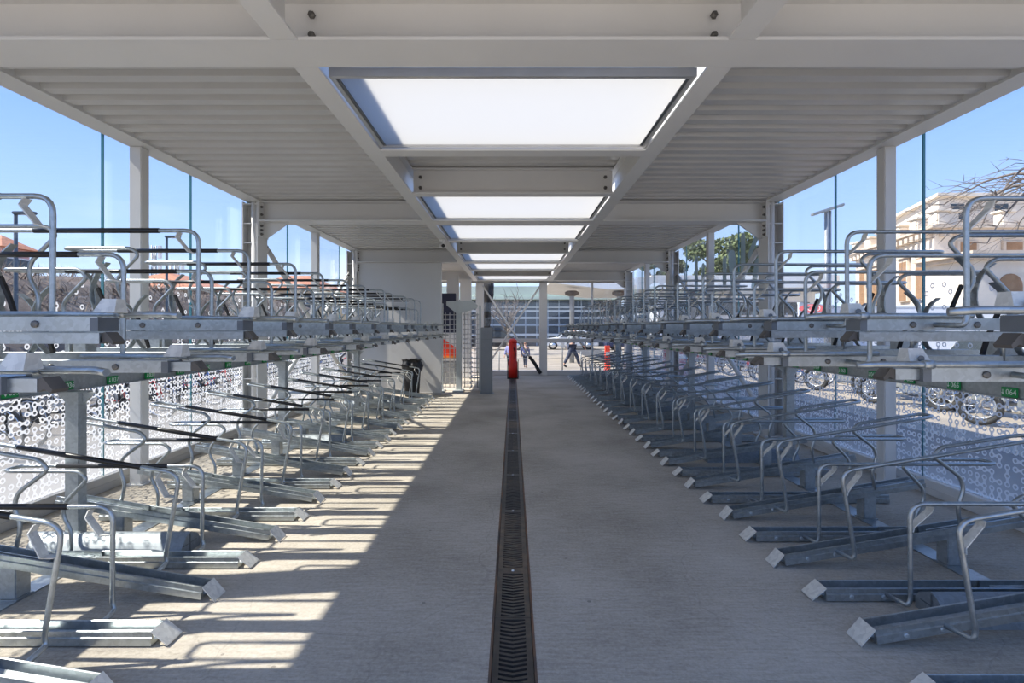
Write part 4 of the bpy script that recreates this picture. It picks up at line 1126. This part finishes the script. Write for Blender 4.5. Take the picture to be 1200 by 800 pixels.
# pines
def pine(x, y, h, r, lab, seed):
    RP = random.Random(seed)
    t = thing('pine_tree', lab, 'tree', (x, y, -.03))
    b = BM(); tube(b, [(0, 0, 0), (.2, 0, h * .4), (-.1, .1, h * .75)], [.4, .32, .22], 10)
    cl = []
    for i in range(13):
        a = RP.uniform(0, 6.28); d = r * math.sqrt(RP.random()); cl.append(Vector((d * math.cos(a), d * math.sin(a) * .7, h * (.60 + .36 * RP.random()))))
    for c in cl[:8]: tube(b, [(0, .05, h * .62), tuple(Vector((0, 0, h * .6)).lerp(c, .6)), tuple(c)], [.16, .1, .05], 6)
    obj('trunk', b, M['pinewood'], t, True)
    b = BM()
    for c in cl:
        rr = r * RP.uniform(.28, .45)
        for _ in range(420):
            v = Vector((RP.gauss(0, 1), RP.gauss(0, 1), RP.gauss(0, 1))).normalized() * rr * RP.uniform(.55, 1.0); v.z *= .6
            p = c + v; n = Vector((RP.gauss(0, 1), RP.gauss(0, 1), RP.gauss(.6, 1))).normalized(); u = n.orthogonal().normalized() * RP.uniform(.12, .3); w = n.cross(u).normalized() * RP.uniform(.10, .2)
            b.faces.new([b.verts.new(p + q) for q in (u, w, -u, -w)])
    o = obj('foliage', b, M['pine'], t); o['kind'] = 'stuff'
pine(23.5, 58, 11.5, 4.0, 'umbrella pine with two-lobed crown above the long low white building', 3)
pine(17.0, 62, 9.6, 2.8, 'smaller dark pine peeping over the white canopy', 4)

# ------------------------------------------------------------------ outside: left bank and houses
b = BM(); nx, ny = 14, 46; RB = random.Random(11); vs = {}
for i in range(nx):
    for j in range(ny):
        u = i / (nx - 1); y = -4 + j * 1.0
        z = -.1 + 3.5 * min(1, max(0, (u - .08) * 1.6)) ** .8 + RB.uniform(-.15, .15) * (u > .1)
        vs[i, j] = b.verts.new((-11.6 - 7 * u + RB.uniform(-.2, .2), y, z))
for i in range(nx - 1):
    for j in range(ny - 1): b.faces.new((vs[i, j], vs[i + 1, j], vs[i + 1, j + 1], vs[i, j + 1]))
bmesh.ops.recalc_face_normals(b, faces=b.faces[:])
struct('hill', b, M['earth'], None, True)
b = BM()
for _ in range(8000):
    u = RB.uniform(.12, 1); y = RB.uniform(-2, 40); x = -11.6 - 7 * u; z = -.15 + 3.5 * min(1, max(0, (u - .08) * 1.6)) ** .8
    if abs(x + 14) < .9 and (abs(y - 14.9) < .9 or abs(y - 21.4) < .9): continue
    l = RB.uniform(.25, .8); a = RB.uniform(0, 6.28); d = Vector((math.cos(a) * .6, math.sin(a) * .6, RB.uniform(.2, 1))).normalized() * l; p = Vector((x, y, z)); w = Vector((d.y, -d.x, 0)).normalized() * RB.uniform(.008, .022)
    m_ = p + d * .5 + Vector((RB.uniform(-.1, .1), RB.uniform(-.1, .1), 0))
    v = [b.verts.new(q) for q in (p - w, p + w, m_ + w * .7, p + d, m_ - w * .7)]
    b.faces.new(v)
o = obj('undergrowth', b, M['twig']); o['kind'] = 'stuff'

def house(name, lab, x0, x1, y0, y1, h, rh, wall, hip=True, axis='x', wins=0, ov=.4):
    t = thing(name, lab, 'house', (0, 0, -.03))
    b = BM(); box(b, x0, x1, y0, y1, 0, h); obj('wall', b, wall, t)
    b = BM(); X0, X1, Y0_, Y1_ = x0 - ov, x1 + ov, y0 - ov, y1 + ov
    e = [b.verts.new(p) for p in ((X0, Y0_, h), (X1, Y0_, h), (X1, Y1_, h), (X0, Y1_, h))]
    ym, xm = (Y0_ + Y1_) / 2, (X0 + X1) / 2
    if axis == 'x':
        k_ = min((X1 - X0) * .35, (Y1_ - Y0_) / 2) if hip else 0
        r = [b.verts.new(p) for p in ((X0 + k_, ym, h + rh), (X1 - k_, ym, h + rh))]
        fs = [(e[0], e[1], r[1], r[0]), (e[2], e[3], r[0], r[1]), (e[1], e[2], r[1]), (e[3], e[0], r[0])]
    else:
        k_ = min((Y1_ - Y0_) * .35, (X1 - X0) / 2) if hip else 0
        r = [b.verts.new(p) for p in ((xm, Y0_ + k_, h + rh), (xm, Y1_ - k_, h + rh))]
        fs = [(e[0], e[1], r[0]), (e[1], e[2], r[1], r[0]), (e[2], e[3], r[1]), (e[3], e[0], r[0], r[1])]
    for f in fs: b.faces.new(f)
    b.faces.new(e[::-1])
    bmesh.ops.recalc_face_normals(b, faces=b.faces[:]); obj('roof', b, M['tile'], t)
    for i in range(wins):
        x = x0 + (x1 - x0) * (i + .5) / wins
        b = BM(); bbox(b, x - .55, x + .55, y0 - .06, y0, h - 2.0, h - .5, .02); w = obj('window', b, M['b_white'], t)
        b = BM(); box(b, x - .42, x + .42, y0 - .08, y0 - .055, h - 1.9, h - .6); obj('pane', b, M['win'], w)
    for i in range(wins):
        y = y0 + (y1 - y0) * (i + .5) / wins
        b = BM(); bbox(b, x1, x1 + .06, y - .55, y + .55, h - 2.0, h - .5, .02); w = obj('window', b, M['b_white'], t)
        b = BM(); box(b, x1 + .055, x1 + .08, y - .42, y + .42, h - 1.9, h - .6); obj('pane', b, M['win'], w)
    return t
house('house', 'pink house with a terracotta roof rising above the earth bank', -37, -28.5, 29.5, 31.2, 6.1, .8, M['pink'], True, 'x', 2)
house('house', 'long low weathered house with tiled roof beyond the earth bank', -27.4, -20.5, 34, 42, 4.1, 1.3, M['brownwall'], True, 'y', 3)
house('house', 'tiny tiled house far back between the two lamp posts', -42, -36, 52, 58, 4.8, 1.3, M['brownwall'], True, 'x', 2)
house('house', 'ochre house with a hipped terracotta roof beyond the second glazed bay', -22.5, -16.2, 44, 52, 4.9, 1.4, M['yellow'], True, 'x', 3)
house('house', 'low brown house with a tiled roof standing back from the pink house', -40.5, -33.0, 46, 51, 4.2, 1.2, M['brownwall'], True, 'x', 2)
for (px, Yd, zt, lab) in ((180.5, 62, 11.2, 'lattice antenna mast with stacked panels above the tiled roofs'), (207.5, 66, 9.9, 'short antenna mast with one cluster of panels above the tiled roofs')):
    x = (px - CX) * Yd / F; t = thing('antenna_mast', lab, 'antenna', (x, Yd, -.03))
    b = BM()
    for k_ in range(3):
        a = k_ * 2.094; tube(b, [(.3 * math.cos(a), .3 * math.sin(a), 0), (.25 * math.cos(a), .25 * math.sin(a), zt)], .06, 5)
    for k_ in range(int(zt / .8)):
        for q in range(3):
            a, c = q * 2.094, (q + 1) * 2.094; tube(b, [(.28 * math.cos(a), .28 * math.sin(a), k_ * .8), (.28 * math.cos(c), .28 * math.sin(c), k_ * .8 + .8)], .03, 4)
    obj('mast', b, M['polel'], t)
    for k_ in range(3):
        for z in ((zt - 1.5, zt - 3.6) if zt > 10 else (zt - 1.4,)):
            a = k_ * 2.094; b = BM(); bbox(b, .55, .85, -.2, .2, z, z + 1.5, .04, Matrix.Rotation(a, 4, 'Z')); obj('antenna_panel', b, M['b_white'], t)

# ------------------------------------------------------------------ light, sky, camera
sun = D.lights.new('sun', 'SUN'); sun.energy = 4.8; sun.color = (1, .93, .83); sun.angle = math.radians(.6)
so = D.objects.new('sun', sun); COL.objects.link(so)
so.rotation_euler = Vector((1, .13, -1.17)).to_track_quat('-Z', 'Y').to_euler()
w = D.worlds.new('sky'); bpy.context.scene.world = w; w.use_nodes = True
nt = w.node_tree; nt.nodes.clear()
out = nt.nodes.new('ShaderNodeOutputWorld'); bg = nt.nodes.new('ShaderNodeBackground'); bg.inputs[1].default_value = .74
tc = nt.nodes.new('ShaderNodeTexCoord'); sp = nt.nodes.new('ShaderNodeSeparateXYZ'); nt.links.new(tc.outputs['Generated'], sp.inputs[0])
rp = nt.nodes.new('ShaderNodeValToRGB'); e = rp.color_ramp.elements
st = [(0.0, (.55, .53, .50, 1)), (.0, (.70, .80, .97, 1)), (.12, (.45, .63, .97, 1)), (.32, (.25, .43, .90, 1)), (1.0, (.12, .28, .72, 1))]
while len(e) < len(st): e.new(.5)
for i, (p, c) in enumerate(st): e[i].position = p; e[i].color = c
nt.links.new(sp.outputs[2], rp.inputs[0])
mp = nt.nodes.new('ShaderNodeMapping'); mp.inputs['Scale'].default_value = (1.2, 1.2, 6); nt.links.new(tc.outputs['Generated'], mp.inputs[0])
nz = nt.nodes.new('ShaderNodeTexNoise'); nz.inputs['Scale'].default_value = 1.6; nz.inputs['Detail'].default_value = 7; nt.links.new(mp.outputs[0], nz.inputs['Vector'])
r2 = nt.nodes.new('ShaderNodeValToRGB'); r2.color_ramp.elements[0].position = .5; r2.color_ramp.elements[1].position = .85; r2.color_ramp.elements[1].color = (.5, .5, .5, 1); nt.links.new(nz.outputs[0], r2.inputs[0])
mx = nt.nodes.new('ShaderNodeMix'); mx.data_type = 'RGBA'; mx.inputs[7].default_value = (.86, .92, 1, 1)
nt.links.new(r2.outputs[0], mx.inputs[0]); nt.links.new(rp.outputs[0], mx.inputs[6]); nt.links.new(mx.outputs[2], bg.inputs[0]); nt.links.new(bg.outputs[0], out.inputs[0])

cam = D.cameras.new('camera'); cam.sensor_width = 36; cam.lens = F * 36 / 1200
cam.shift_x = -1 / 1200; cam.shift_y = -(400 - HOR) / 1200; cam.clip_end = 500; cam.clip_start = .05
co = D.objects.new('camera', cam); COL.objects.link(co); co.location = (0, 0, HC); co.rotation_euler = (math.pi / 2, 0, 0)
sc = bpy.context.scene; sc.camera = co
vs_ = sc.view_settings; vs_.view_transform = 'Standard'; vs_.look = 'None'; vs_.gamma = 1; vs_.exposure = 1.02; vs_.use_curve_mapping = False
